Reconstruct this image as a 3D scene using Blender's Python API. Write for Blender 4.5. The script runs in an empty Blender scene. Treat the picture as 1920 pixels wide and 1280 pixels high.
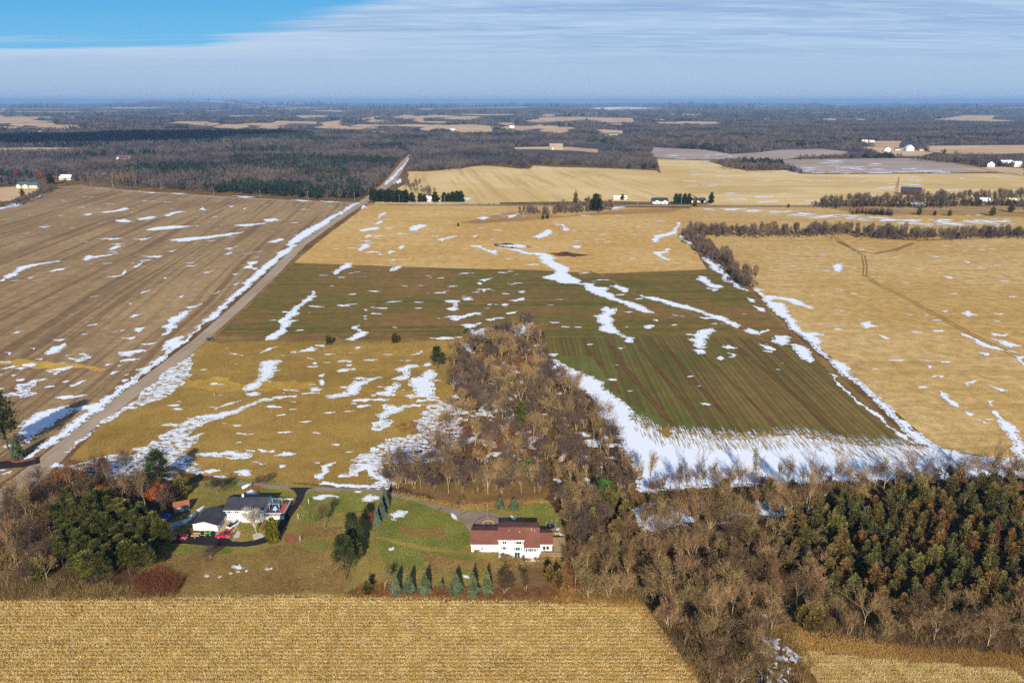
import bpy, math, random
import numpy as np
from mathutils import Vector, geometry
R = math.radians
sc = bpy.context.scene
col = sc.collection
# ------------------------------------------------------------------ camera, sky, sun, exposure
CAMH, F, PITCH = 120.0, 1280.0, R(19.37)
SP, CP = math.sin(PITCH), math.cos(PITCH)
cam = bpy.data.cameras.new('camera'); co = bpy.data.objects.new('camera', cam); col.objects.link(co)
cam.sensor_width = 36; cam.lens = 24; cam.clip_start = 1; cam.clip_end = 90000
co.location = (0, 0, CAMH); co.rotation_euler = (R(90) - PITCH, 0, 0)
sc.camera = co
SUN_EL, SUN_AZ = R(28), R(180)      # azimuth from north, clockwise: the sun stands due south, behind the drone
sl = bpy.data.lights.new('sun', 'SUN'); sl.energy = 5.0; sl.angle = R(0.5); sl.color = (1, .93, .82)
so = bpy.data.objects.new('sun', sl); col.objects.link(so); so.rotation_euler = (R(90) - SUN_EL, 0, R(0.6))
sc.view_settings.view_transform = 'Standard'; sc.view_settings.look = 'None'
sc.view_settings.exposure = 0.28; sc.view_settings.gamma = 1
sc.cycles.max_bounces = 6; sc.cycles.diffuse_bounces = 2; sc.cycles.glossy_bounces = 2
sc.cycles.volume_bounces = 0; sc.cycles.transparent_max_bounces = 8
sc.cycles.use_light_tree = False; sc.cycles.use_denoising = False

class NT:
    """small node-tree writer"""
    def __init__(s, tree): s.t = tree; s.n = tree.nodes; s.l = tree.links
    def add(s, ty, **kw):
        nd = s.n.new(ty)
        for k, v in kw.items(): setattr(nd, k, v)
        return nd
    def put(s, sock, v):
        if isinstance(v, bpy.types.NodeSocket): s.l.new(v, sock)
        elif v is not None:
            if sock.type == 'RGBA' and not isinstance(v, (int, float)) and len(v) == 3: v = (*v, 1)
            sock.default_value = v
    def math(s, op, a, b=None, c=None, clamp=False):
        nd = s.add('ShaderNodeMath', operation=op, use_clamp=clamp)
        for i, v in enumerate((a, b, c)):
            if v is not None: s.put(nd.inputs[i], v)
        return nd.outputs[0]
    def mix(s, f, a, b, blend='MIX'):
        nd = s.add('ShaderNodeMix', data_type='RGBA', blend_type=blend)
        s.put(nd.inputs[0], f); s.put(nd.inputs[6], a); s.put(nd.inputs[7], b)
        return nd.outputs[2]
    def ramp(s, v, lo, hi):
        nd = s.add('ShaderNodeMapRange', interpolation_type='SMOOTHSTEP')
        s.put(nd.inputs[0], v); nd.inputs[1].default_value = lo; nd.inputs[2].default_value = hi
        return nd.outputs[0]
    def pos(s, rot=0, scale=(1, 1, 1)):
        g = s.add('ShaderNodeNewGeometry'); m = s.add('ShaderNodeMapping')
        # rotate first, then stretch
        m.inputs['Rotation'].default_value = (0, 0, rot)
        s.l.new(g.outputs['Position'], m.inputs['Vector'])
        m2 = s.add('ShaderNodeMapping'); m2.inputs['Scale'].default_value = scale
        s.l.new(m.outputs[0], m2.inputs['Vector'])
        return m2.outputs[0]
    def noise(s, vec, scale=1, detail=3, rough=.55, dist=0):
        nd = s.add('ShaderNodeTexNoise'); nd.inputs['Scale'].default_value = scale
        nd.inputs['Detail'].default_value = detail; nd.inputs['Roughness'].default_value = rough
        nd.inputs['Distortion'].default_value = dist
        if vec is not None: s.l.new(vec, nd.inputs['Vector'])
        return nd.outputs['Fac']

# world: physical sky, with thin high cloud and a pale haze bank lying low on the horizon
w = bpy.data.worlds.new('World'); sc.world = w; w.use_nodes = True
W = NT(w.node_tree); W.n.clear()
sky = W.add('ShaderNodeTexSky', sky_type='NISHITA'); sky.sun_disc = False
sky.sun_elevation = SUN_EL; sky.sun_rotation = SUN_AZ; sky.altitude = 300; sky.air_density = 1.0; sky.dust_density = .6; sky.ozone_density = 3
tc = W.add('ShaderNodeTexCoord'); sx = W.add('ShaderNodeSeparateXYZ'); W.l.new(tc.outputs['Generated'], sx.inputs[0])
X_, Y_, Z_ = sx.outputs
ay = W.math('MAXIMUM', W.math('ABSOLUTE', Y_), .05)
az = W.math('DIVIDE', X_, ay); el = W.math('DIVIDE', Z_, ay)
zz = W.math('ADD', W.math('MAXIMUM', Z_, 0), .035)
cmb = W.add('ShaderNodeCombineXYZ'); W.put(cmb.inputs[0], W.math('DIVIDE', X_, zz)); W.put(cmb.inputs[1], W.math('DIVIDE', Y_, zz))
mp = W.add('ShaderNodeMapping'); W.l.new(cmb.outputs[0], mp.inputs[0]); mp.inputs['Rotation'].default_value = (0, 0, R(14)); mp.inputs['Scale'].default_value = (.22, 1.1, 1)
n1 = W.noise(mp.outputs[0], 1.0, 6, .62, .4)
mp2 = W.add('ShaderNodeMapping'); W.l.new(cmb.outputs[0], mp2.inputs[0]); mp2.inputs['Rotation'].default_value = (0, 0, R(-25)); mp2.inputs['Scale'].default_value = (.9, 3.2, 1)
n2 = W.noise(mp2.outputs[0], 1.6, 5, .6, .6)
edge = W.math('MAXIMUM', .071, W.math('ADD', .071, W.math('MULTIPLY', W.math('ADD', az, .42), .20)))
f = W.math('SUBTRACT', el, edge)
f = W.math('ADD', f, W.math('MULTIPLY', W.math('SUBTRACT', n1, .5), -.075))
blue = W.ramp(f, -.008, .014)                             # 1 = open blue sky
cloudcol = W.mix(W.ramp(n1, .30, .70), (.29, .46, .72), (.45, .62, .85))
cloudcol = W.mix(W.math('MULTIPLY', W.ramp(n2, .40, .72), .5), cloudcol, (.64, .77, .91))
bank = W.mix(W.ramp(el, .0, .045), (.42, .57, .76), (.43, .58, .78))
white = W.math('MULTIPLY', W.math('SUBTRACT', 1, W.ramp(W.math('ABSOLUTE', W.math('SUBTRACT', el, .073)), .0, .028)), W.ramp(az, .1, -.55))
cloudcol = W.mix(W.ramp(el, .03, .09), bank, cloudcol)
cloudcol = W.mix(W.math('MULTIPLY', white, .75), cloudcol, (.60, .72, .88))
bluecol = W.mix(W.ramp(el, .06, .19), (.18, .52, .83), (.05, .38, .80))
low = W.mix(blue, cloudcol, bluecol)
hi = W.mix(1.0, sky.outputs[0], (.095, .105, .125), 'MULTIPLY')
hi = W.mix(.3, hi, W.mix(1.0, cloudcol, (.6, .6, .6), 'MULTIPLY'))
fin = W.mix(W.ramp(el, .17, .55), low, hi)
bg = W.add('ShaderNodeBackground'); W.put(bg.inputs[0], fin); bg.inputs[1].default_value = 0.82
ow = W.add('ShaderNodeOutputWorld'); W.l.new(bg.outputs[0], ow.inputs[0])

# ------------------------------------------------------------------ layout helpers
def G(px, py, z=0.0):
    """ground point under a picture position (1920 x 1280 frame)"""
    u, v = (px - 960) / F, (640 - py) / F
    d = (u, CP + v * SP, -SP + v * CP)
    t = (CAMH - z) / -d[2]
    return np.array((d[0] * t, d[1] * t))
def rowof(Y, Z):
    """picture row of a point at distance Y and height Z"""
    zc = Y * CP + (CAMH - Z) * SP
    yc = Y * SP - (CAMH - Z) * CP
    return 640 - F * yc / zc
def Zat(Y, py):
    lo, hi_ = -20., 80.
    for _ in range(40):
        m = (lo + hi_) / 2
        if rowof(Y, m) > py: lo = m
        else: hi_ = m
    return lo
def T(ox, oy, s, txt):
    return [G(ox + float(a) / s, oy + float(b) / s) for a, b in (p.split(',') for p in txt.split())]
def PX(txt): return T(0, 0, 1, txt)
def inpoly(P, poly):
    P = np.asarray(P); q = np.asarray(poly); x, y = P[:, 0], P[:, 1]; c = np.zeros(len(P), bool)
    j = len(q) - 1
    for i in range(len(q)):
        xi, yi, xj, yj = *q[i], *q[j]
        if yi != yj:
            c ^= ((yi > y) != (yj > y)) & (x < (xj - xi) * (y - yi) / (yj - yi) + xi)
        j = i
    return c
rng = np.random.default_rng(7); rnd = random.Random(11)
def tag(o, label=None, cat=None, group=None, kind=None):
    for k, v in (('label', label), ('category', cat), ('group', group), ('kind', kind)):
        if v: o[k] = v
    return o
def mesh_np(name, V, Fc, mats, mi=None, smooth=False):
    """V (n,3); Fc list of (k,3|4) index arrays or one array"""
    me = bpy.data.meshes.new(name)
    Fs = [np.asarray(f, dtype=np.int32) for f in (Fc if isinstance(Fc, list) else [Fc]) if len(f)]
    loops = np.concatenate([f.ravel() for f in Fs]); tot = np.concatenate([np.full(len(f), f.shape[1], np.int32) for f in Fs])
    me.vertices.add(len(V)); me.vertices.foreach_set('co', np.asarray(V, dtype=np.float32).ravel())
    me.loops.add(len(loops)); me.loops.foreach_set('vertex_index', loops)
    me.polygons.add(len(tot)); st = np.zeros(len(tot), np.int32); st[1:] = np.cumsum(tot)[:-1]
    me.polygons.foreach_set('loop_start', st); me.polygons.foreach_set('loop_total', tot)
    for m in (mats if isinstance(mats, (list, tuple)) else [mats]): me.materials.append(m)
    if mi is not None: me.polygons.foreach_set('material_index', np.asarray(mi, dtype=np.int32))
    if smooth: me.polygons.foreach_set('use_smooth', np.ones(len(tot), bool))
    me.update(calc_edges=True); me.validate()
    return me
def link(name, me, parent=None, loc=(0, 0, 0), rz=0):
    o = bpy.data.objects.new(name, me); col.objects.link(o); o.location = loc; o.rotation_euler = (0, 0, rz)
    if parent: o.parent = parent
    return o
def empty(name, loc, rz=0):
    o = bpy.data.objects.new(name, None); col.objects.link(o); o.location = loc; o.rotation_euler = (0, 0, rz); o.empty_display_size = .5
    return o
class MB:
    """collects boxes, prisms and tubes into one mesh"""
    def __init__(s): s.v = []; s.f = []
    def poly(s, vs, fs):
        b = len(s.v); s.v += [tuple(v) for v in vs]; s.f += [tuple(b + i for i in f) for f in fs]; return s
    def box(s, x0, x1, y0, y1, z0, z1):
        return s.poly([(x0, y0, z0), (x1, y0, z0), (x1, y1, z0), (x0, y1, z0), (x0, y0, z1), (x1, y0, z1), (x1, y1, z1), (x0, y1, z1)],
                      [(0, 3, 2, 1), (4, 5, 6, 7), (0, 1, 5, 4), (1, 2, 6, 5), (2, 3, 7, 6), (3, 0, 4, 7)])
    def prism(s, prof, a0, a1, axis='x'):
        """profile of (p, z) pulled along an axis"""
        n = len(prof)
        mk = (lambda a, p, z: (a, p, z)) if axis == 'x' else (lambda a, p, z: (p, a, z))
        vs = [mk(a0, *q) for q in prof] + [mk(a1, *q) for q in prof]
        fs = [tuple(range(n)), tuple(range(2 * n - 1, n - 1, -1))] + [(i, i + n, (i + 1) % n + n, (i + 1) % n) for i in range(n)]
        return s.poly(vs, fs)
    def tube(s, p0, p1, r0, r1=None, n=8, cap=True):
        r1 = r0 if r1 is None else r1
        a, b = Vector(p0), Vector(p1); d = (b - a).normalized()
        u = d.orthogonal().normalized(); v = d.cross(u)
        vs = []
        for c, r in ((a, r0), (b, r1)):
            for k in range(n):
                t = 2 * math.pi * k / n; vs.append(c + u * math.cos(t) * r + v * math.sin(t) * r)
        fs = [(k, (k + 1) % n, (k + 1) % n + n, k + n) for k in range(n)]
        if cap: fs += [tuple(range(n - 1, -1, -1)), tuple(range(n, 2 * n))]
        return s.poly(vs, fs)
    def ball(s, c, r, sx=1, sy=1, sz=1, n=10, m=6):
        vs = []; fs = []
        for j in range(m + 1):
            ph = math.pi * j / m
            for k in range(n):
                t = 2 * math.pi * k / n
                vs.append((c[0] + r * sx * math.sin(ph) * math.cos(t), c[1] + r * sy * math.sin(ph) * math.sin(t), c[2] + r * sz * math.cos(ph)))
        for j in range(m):
            for k in range(n): fs.append((j * n + k, (j + 1) * n + k, (j + 1) * n + (k + 1) % n, j * n + (k + 1) % n))
        return s.poly(vs, fs)
    def build(s, name, mat, parent=None, loc=(0, 0, 0), rz=0, bevel=0, smooth=False):
        me = bpy.data.meshes.new(name); me.from_pydata(s.v, [], s.f); me.materials.append(mat); me.update()
        if smooth:
            for p in me.polygons: p.use_smooth = True
        o = link(name, me, parent, loc, rz)
        if bevel:
            m = o.modifiers.new('bevel', 'BEVEL'); m.width = bevel; m.segments = 2; m.limit_method = 'ANGLE'
        return o
def ragged(poly, amp=.12, step=3.0, seed=0, lim=16):
    """breaks a straight outline into an uneven natural edge"""
    r = random.Random(seed); out = [np.array(p, float) for p in poly]
    for it in range(7):
        new = []; any_ = False
        for i, p in enumerate(out):
            q = out[(i + 1) % len(out)]; d = q - p; L = math.hypot(*d); new.append(p)
            if L > step:
                any_ = True; nrm = np.array((-d[1], d[0])) / L
                new.append((p + q) / 2 + nrm * r.uniform(-amp, amp) * min(L, lim))
        out = new
        if not any_: break
    return out
def sheet(name, polys, z, mat, kind='structure', inc=.00015):
    """flat sheet(s) laid on the ground, one object"""
    V = []; Fs = []
    for ip, poly in enumerate(polys):
        zi = z + (ip % 61) * inc
        pl = [Vector((p[0], p[1], 0)) for p in poly]
        b = len(V)
        for t in geometry.tessellate_polygon([pl]):
            a, b_, c = (pl[i] for i in t)
            if (b_ - a).cross(c - a).z < 0: t = (t[0], t[2], t[1])
            Fs.append([b + i for i in t])
        V += [(p.x, p.y, zi) for p in pl]
    o = link(name, mesh_np(name, np.array(V), np.array(Fs), mat)); tag(o, kind=kind); return o
def ribbon(pts, w):
    pts = [np.array(p, float) for p in pts]; L = []; Rr = []
    for i, p in enumerate(pts):
        d = pts[min(i + 1, len(pts) - 1)] - pts[max(i - 1, 0)]; d /= math.hypot(*d); n = np.array((-d[1], d[0]))
        ww = w[i] if isinstance(w, (list, tuple)) else w
        L.append(p + n * ww / 2); Rr.append(p - n * ww / 2)
    return L + Rr[::-1]
# ------------------------------------------------------------------ materials
def c_(h):
    v = [int(h[i:i + 2], 16) / 255 for i in (0, 2, 4)]
    return tuple((x / 12.92 if x <= .04045 else ((x + .055) / 1.055) ** 2.4) for x in v)
def newmat(name, rough=.9, spec=.15):
    m = bpy.data.materials.new(name); m.use_nodes = True; n = NT(m.node_tree)
    b = n.n['Principled BSDF']; b.inputs['Roughness'].default_value = rough; b.inputs['Specular IOR Level'].default_value = spec
    return m, n, b
def plain(name, colr, rough=.7, spec=.3, var=.12, scale=1.5, metal=0):
    """one colour with slight natural unevenness"""
    m, n, b = newmat(name, rough, spec); b.inputs['Metallic'].default_value = metal
    t = n.add('ShaderNodeTexCoord'); v = n.noise(t.outputs['Object'], scale, 4)
    n.put(b.inputs['Base Color'], n.mix(n.ramp(v, .3, .7), tuple(x * (1 - var) for x in colr), tuple(min(1, x * (1 + var)) for x in colr)))
    return m
def field_mat(name, base, alt, streak, rot, rows=0, rowdark=None, rowamt=.5, blotch=.010, sstr=.7, grain=.35, fine=None, wav=0, sscale=(.5, .012), bscale=None):
    """stubble, tilled soil or grass: broad blotches, streaks along the drill rows, rows, and grain"""
    m, n, b = newmat(name, .95, .1)
    P = n.pos(); A = n.noise(P, blotch, 5, .6, .3)
    colr = n.mix(n.ramp(A, .38, .62), base, alt)
    w_ = P
    if wav:
        wn = n.noise(n.pos(0, (1, .25, 1)), .012, 2, .5)
        cb = n.add('ShaderNodeCombineXYZ'); n.put(cb.inputs[0], n.math('MULTIPLY', n.math('SUBTRACT', wn, .5), wav))
        ad = n.add('ShaderNodeVectorMath', operation='ADD'); n.l.new(P, ad.inputs[0]); n.l.new(cb.outputs[0], ad.inputs[1]); w_ = ad.outputs[0]
    r1 = n.add('ShaderNodeMapping'); r1.inputs['Rotation'].default_value = (0, 0, rot); n.l.new(w_, r1.inputs[0])
    s1 = n.add('ShaderNodeMapping'); s1.inputs['Scale'].default_value = (sscale[0], sscale[1], 1); n.l.new(r1.outputs[0], s1.inputs[0])
    S1 = n.noise(s1.outputs[0], 1, 3, .65)
    s2 = n.add('ShaderNodeMapping'); s2.inputs['Scale'].default_value = (sscale[0] * .2, sscale[1] * .35, 1); n.l.new(r1.outputs[0], s2.inputs[0])
    S2 = n.noise(s2.outputs[0], 1, 3, .65)
    sm = n.math('ADD', n.math('MULTIPLY', S1, .6), n.math('MULTIPLY', S2, .4))
    colr = n.mix(n.math('MULTIPLY', n.ramp(sm, .47, .60), sstr), colr, streak)
    if rows:
        sep = n.add('ShaderNodeSeparateXYZ'); n.l.new(r1.outputs[0], sep.inputs[0])
        jig = n.noise(n.pos(0, (.5, .5, 1)), 1.3, 2, .6)
        ph = n.math('ADD', n.math('MULTIPLY', sep.outputs[0], 2 * math.pi / rows), n.math('MULTIPLY', jig, 2.4))
        sn = n.math('SINE', ph)
        rw = n.ramp(n.math('ADD', sn, n.math('MULTIPLY', n.math('SUBTRACT', n.noise(n.pos(0, (1, 1, 1)), 1.6, 3, .7), .5), 2.4)), .05, .9)
        colr = n.mix(n.math('MULTIPLY', rw, rowamt), colr, rowdark)
    gsc = n.noise(P, 1.5, 5, .85)
    g2 = n.noise(P, .16, 4, .7)
    gr = n.math('ADD', n.math('MULTIPLY', gsc, .65), n.math('MULTIPLY', g2, .35))
    colr = n.mix(n.math('MULTIPLY', n.ramp(gr, .60, .42), grain), colr, fine or tuple(x * .45 for x in base))
    colr = n.mix(n.math('MULTIPLY', n.ramp(gr, .56, .72), grain * .7), colr, tuple(min(.9, x * 1.5) for x in alt))
    n.put(b.inputs['Base Color'], colr)
    bp = n.add('ShaderNodeBump'); bp.inputs['Strength'].default_value = .5; bp.inputs['Distance'].default_value = .25
    n.l.new(gr, bp.inputs['Height']); n.l.new(bp.outputs[0], b.inputs['Normal'])
    return m
E = R(90)
M = {}
M['corn'] = field_mat('corn_stubble', c_('cda34f'), c_('d8b05e'), c_('b38c45'), E, rows=1.15, rowdark=c_('7d6230'), rowamt=.38, grain=.7, fine=c_('5c4520'), blotch=.03, sstr=.2, sscale=(.4, .03))
M['stubble_mid'] = field_mat('stubble_mid', c_('d8ac64'), c_('e4be7c'), c_('c29a58'), E + R(-2), sstr=.45, grain=.55, fine=c_('7d5f2c'), sscale=(.18, .012), blotch=.008)
M['stubble_right'] = field_mat('stubble_right', c_('d6ae68'), c_('e2be80'), c_('ba9254'), E + R(-3), sstr=.5, grain=.6, fine=c_('755a2c'), sscale=(.25, .012), blotch=.009)
M['stubble_far'] = field_mat('stubble_far', c_('d8b676'), c_('e6c88e'), c_('b99a62'), R(-9), sstr=.6, grain=.3, sscale=(.09, .004), blotch=.006)
M['stubble_fare'] = field_mat('stubble_far_e', c_('d8b676'), c_('e8cb92'), c_('b99a62'), E, sstr=.6, grain=.3, sscale=(.07, .004), blotch=.006)
M['plow'] = field_mat('bean_stubble', c_('a6875f'), c_('b99a6e'), c_('73573c'), R(-7.5), sstr=.68, grain=.5, fine=c_('4c3826'), sscale=(.22, .0035), blotch=.008, wav=20)
M['wheat'] = field_mat('winter_wheat', c_('7c6c34'), c_('947040'), c_('5c6028'), E + R(-1), sstr=.85, grain=.5, fine=c_('46361a'), sscale=(.16, .006), blotch=.011, wav=0)
M['wheat2'] = field_mat('winter_wheat_rows', c_('6c6832'), c_('88703e'), c_('5e4a2a'), R(0), sstr=.75, grain=.45, rows=2.6, rowdark=c_('55441f'), rowamt=.45, sscale=(.33, .004), blotch=.012)
M['wheat3'] = field_mat('winter_wheat_green', c_('666c30'), c_('72743a'), c_('6c5e34'), R(5), sstr=.6, grain=.4, sscale=(.33, .01), blotch=.03)
M['meadow'] = field_mat('meadow_grass', c_('a8823f'), c_('b8924b'), c_('866c34'), E, sstr=.45, grain=.45, fine=c_('5e4a22'), sscale=(.06, .012), blotch=.016)
M['gold'] = field_mat('golden_grass', c_('c99d46'), c_('d6ad55'), c_('a97f34'), E, sstr=.4, grain=.5, fine=c_('7d5f2a'), sscale=(.08, .03), blotch=.05)
M['lawn'] = field_mat('lawn_grass', c_('7b7638'), c_('a08a48'), c_('b0924f'), E, sstr=.35, grain=.35, fine=c_('44451a'), sscale=(.07, .03), blotch=.05)
M['lawn_green'] = field_mat('lawn_green', c_('62702e'), c_('768034'), c_('9a8c48'), E, sstr=.3, grain=.35, fine=c_('3c4718'), sscale=(.09, .04), blotch=.07)
M['dry'] = field_mat('dry_grass', c_('a0804a'), c_('8a6a42'), c_('74593a'), E, sstr=.5, grain=.55, fine=c_('54401f'), sscale=(.09, .05), blotch=.05)
M['greyf'] = field_mat('grey_soil', c_('a8958a'), c_('b8a496'), c_('948074'), E, sstr=.6, grain=.2, sscale=(.05, .004), blotch=.006)
M['palef'] = field_mat('pale_far_field', c_('c6a377'), c_('d9b98f'), c_('b1906c'), E, sstr=.6, grain=.2, sscale=(.02, .003), blotch=.004)
M['hillgrass'] = field_mat('hill_grass', c_('a9824c'), c_('b9935a'), c_('8f6c40'), E, sstr=.5, grain=.4, sscale=(.08, .02), blotch=.02)
M['litter'] = field_mat('leaf_litter', c_('5e4730'), c_('725638'), c_('453424'), R(30), sstr=.5, grain=.7, fine=c_('2e2216'), sscale=(.2, .1), blotch=.05)
M['road'] = field_mat('road_gravelly', c_('a8937a'), c_('b39f88'), c_('8e7963'), R(0), sstr=.6, grain=.2, sscale=(.8, .01), blotch=.02)
M['lane'] = field_mat('lane_old_asphalt', c_('8f7d6c'), c_('9c8a78'), c_('7c6a5b'), R(0), sstr=.3, grain=.25, sscale=(.3, .1), blotch=.08)
M['asphalt'] = field_mat('asphalt_sealed', c_('2b2629'), c_('332d30'), c_('3a3335'), R(40), sstr=.3, grain=.2, sscale=(.3, .1), blotch=.1)
M['concrete'] = field_mat('concrete', c_('b59a70'), c_('c2a880'), c_('a58a62'), R(0), sstr=.3, grain=.2, sscale=(.5, .5), blotch=.2)
M['mulch'] = field_mat('mulch', c_('84503a'), c_('935c44'), c_('6a3c2c'), R(0), sstr=.4, grain=.7, sscale=(1, 1), blotch=.4)
M['brick'] = field_mat('red_mulch', c_('9a5b45'), c_('a86a52'), c_('86503e'), R(0), sstr=.4, grain=.4, sscale=(1, 1), blotch=.4)
def snow_mat(cut):
    m, n, b = newmat('snow', .65, .3)
    P = n.pos(); g = n.noise(n.pos(0, (.5, 1, 1)), .9, 6, .75); h = n.noise(P, .12, 4, .6)
    s = n.math('ADD', n.math('MULTIPLY', g, .6), n.math('MULTIPLY', h, .4))
    n.put(b.inputs['Base Color'], n.mix(n.math('MULTIPLY', n.ramp(s, .63, .72), .7), (.80, .84, .90), c_('8a6a45')))
    bp = n.add('ShaderNodeBump'); bp.inputs['Strength'].default_value = .35; bp.inputs['Distance'].default_value = .4
    n.l.new(h, bp.inputs['Height']); n.l.new(bp.outputs[0], b.inputs['Normal'])
    # melted-through holes: bare ground shows between the remains
    k = n.noise(n.pos(R(8), (.34, .8, 1)), .8, 7, .78, .3); tr = n.add('ShaderNodeBsdfTransparent'); mx = n.add('ShaderNodeMixShader')
    n.put(mx.inputs[0], n.ramp(k, cut - .012, cut + .012)); n.l.new(b.outputs[0], mx.inputs[1]); n.l.new(tr.outputs[0], mx.inputs[2])
    n.l.new(mx.outputs[0], n.n['Material Output'].inputs['Surface'])
    return m
M['snow'] = snow_mat(.64); M['snowthin'] = snow_mat(.52)
def ground_mat():
    """near: dry brush and leaf litter; far away: purple-brown leafless woods broken by tan clearings"""
    m, n, b = newmat('ground', .95, .1); P = n.pos()
    near = n.mix(n.ramp(n.noise(P, .05, 5, .6), .4, .6), c_('8a6a3c'), c_('6f522f'))
    near = n.mix(n.math('MULTIPLY', n.ramp(n.noise(P, .9, 4, .75), .55, .42), .6), near, c_('3f2e1b'))
    far = n.mix(n.ramp(n.noise(n.pos(0, (.5, 1, 1)), .004, 6, .7), .42, .58), c_('5a5050'), c_('484448'))
    far = n.mix(n.ramp(n.noise(n.pos(0, (.35, 1, 1)), .0011, 5, .6, .5), .60, .63), far, c_('bb9a72'))
    far = n.mix(n.ramp(n.noise(n.pos(0, (.3, 1, 1)), .0007, 5, .6, .5), .60, .62), far, c_('d9d4cf'))
    sp = n.add('ShaderNodeSeparateXYZ'); n.l.new(P, sp.inputs[0])
    n.put(b.inputs['Base Color'], n.mix(n.ramp(sp.outputs[1], 1450, 1700), near, far))
    return m
M['ground'] = ground_mat()

# ------------------------------------------------------------------ the ground: one sheet to the horizon, low hills only far away
def hgt(x, y):
    a = np.clip((y - 6500) / 6000, 0, 1)
    h = a * 30 * (np.sin(x * .0011 + 1 + y * .0004) * np.sin(y * .0011 + x * .0002) + .6 * np.sin(x * .0027 + y * .0017 + 2))
    h = np.maximum(h, 0)
    for (hx, hy, hh, rx, ry) in ((-7300, 17500, 95, 700, 1500), (-9600, 18000, 60, 1900, 1500), (-6500, 19000, 45, 4000, 1500), (5200, 19500, 40, 3000, 1500), (11500, 17000, 60, 2500, 1200)):
        h = h + hh * np.exp(-((x - hx) / rx) ** 2 - ((y - hy) / ry) ** 2)
    return h
ys = np.concatenate([np.linspace(-400, 6400, 35), np.geomspace(6500, 42000, 90)]); us = np.linspace(-1, 1, 161)
xx = us[None, :] * (ys[:, None].clip(0) * 1.15 + 1500); yy = np.repeat(ys[:, None], len(us), 1)
V = np.stack([xx, yy, hgt(xx, yy)], -1).reshape(-1, 3); nx = len(us)
i0 = (np.arange(len(ys) - 1)[:, None] * nx + np.arange(nx - 1)[None, :]).ravel()
tag(link('ground', mesh_np('ground', V, np.stack([i0, i0 + 1, i0 + nx + 1, i0 + nx], 1), M['ground'], smooth=True)), kind='structure')

# ------------------------------------------------------------------ fields
LV = [0]
def field(name, polys, lv, mat, amp=.03, step=6, far=0):
    LV[0] += 1
    return sheet(name, [ragged(p, amp, step, k + int(lv * 10), 60 if far else 25) for k, p in enumerate(polys)], .005 * LV[0], M[mat] if isinstance(mat, str) else mat)
P_plow = PX('-700,560 -300,440 0,388 60,372 95,358 122,349 150,346 215,354 330,362 450,370 560,376 678,381 640,398 560,458 480,522 400,590 343,640 300,678 240,724 180,768 120,812 60,868 0,905 -60,960 -500,960')
P_wheat = PX('553,490 700,495 850,500 1000,503 1130,510 1220,507 1300,504 1330,505 1380,530 1420,560 1470,612 1530,668 1580,716 1640,772 1700,830 1560,832 1400,824 1240,818 1180,800 1150,760 1100,715 1030,680 1010,640 985,610 930,625 870,634 740,637 600,638 400,636 470,560')
P_wheat2 = PX('1015,634 1120,632 1250,628 1390,634 1490,640 1530,668 1580,716 1640,772 1700,830 1560,832 1400,824 1240,818 1180,800 1150,760 1100,715 1045,682')
P_wheat3 = PX('1050,670 1100,668 1160,700 1190,760 1240,800 1300,808 1420,815 1560,822 1700,830 1560,838 1400,832 1240,825 1180,805 1150,770 1100,720 1045,684')
P_meadow = PX('384,640 470,634 600,638 740,637 870,634 905,650 850,700 850,760 830,820 740,900 700,912 560,905 480,900 420,897 300,880 200,870 130,860 185,800 250,740 330,680')
P_mid = PX('690,384 870,386 1100,388 1250,390 1300,392 1285,405 1272,428 1300,460 1325,505 1280,507 1130,513 1000,506 850,503 700,498 548,493 620,436')
P_right = PX('1330,445 1480,437 1560,440 1720,452 1920,444 2300,445 2700,900 1960,860 1860,858 1757,838 1700,790 1600,706 1500,618 1420,550 1370,500')
P_corn = PX('-700,1150 -60,1130 0,1128 200,1124 350,1126 600,1120 690,1124 900,1130 1070,1130 1150,1136 1205,1140 1220,1170 1250,1210 1310,1280 1360,1340 -500,1340')
P_cornr = PX('1470,1215 1540,1226 1640,1238 1760,1250 1860,1256 2000,1262 2100,1350 1600,1350 1520,1260')
P_f6a = T(640, 180, 3, '370,425 560,425 660,412 720,400 790,393 860,395 1000,410 1060,410 1080,392 1200,400 1400,405 1600,412 1770,420 1850,470 1960,540 2010,600 1500,592 700,600 690,570 500,520 420,500')
P_f6b = PX('1232,298 1290,300 1325,302 1357,311 1400,321 1467,319 1502,326 1552,327 1700,326 1870,325 1960,332 2300,350 2300,386 1600,385 1330,384 1290,360 1240,330')
field('corn_stubble_field', [P_corn, P_cornr], 1, 'corn', .015, 3)
field('bean_stubble_field', [P_plow], 1, 'plow', .01)
field('winter_wheat_field', [P_wheat], 1, 'wheat', .012, 4)
field('winter_wheat_rows', [P_wheat2], 2, 'wheat2', .05, 3)
field('green_wheat_edge', [P_wheat3], 3, 'wheat3', .45, 1.5)
field('grass_meadow', [P_meadow], 2, 'meadow', .02, 3)
field('golden_grass_patch', [T(400, 640, 4, '0,260 120,270 210,330 330,280 450,300 620,290 760,310 700,350 480,360 300,350 150,370 0,370'), T(0, 640, 4.571, '1560,300 1900,300 1920,420 1700,400 1520,380'), T(400, 640, 4, '1380,360 1500,370 1520,400 1400,410'), PX('60,676 100,680 200,690 190,696 90,690 0,684 0,676')], 3, 'gold', .22, 2)
field('stubble_field', [P_mid], 1, 'stubble_mid', .01)
field('stubble_field', [P_right], 1, 'stubble_right', .01)
field('far_stubble_field', [P_f6a], 1, 'stubble_far', .01, 12)
field('far_stubble_field', [P_f6b], 1, 'stubble_fare', .008, 12)
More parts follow.
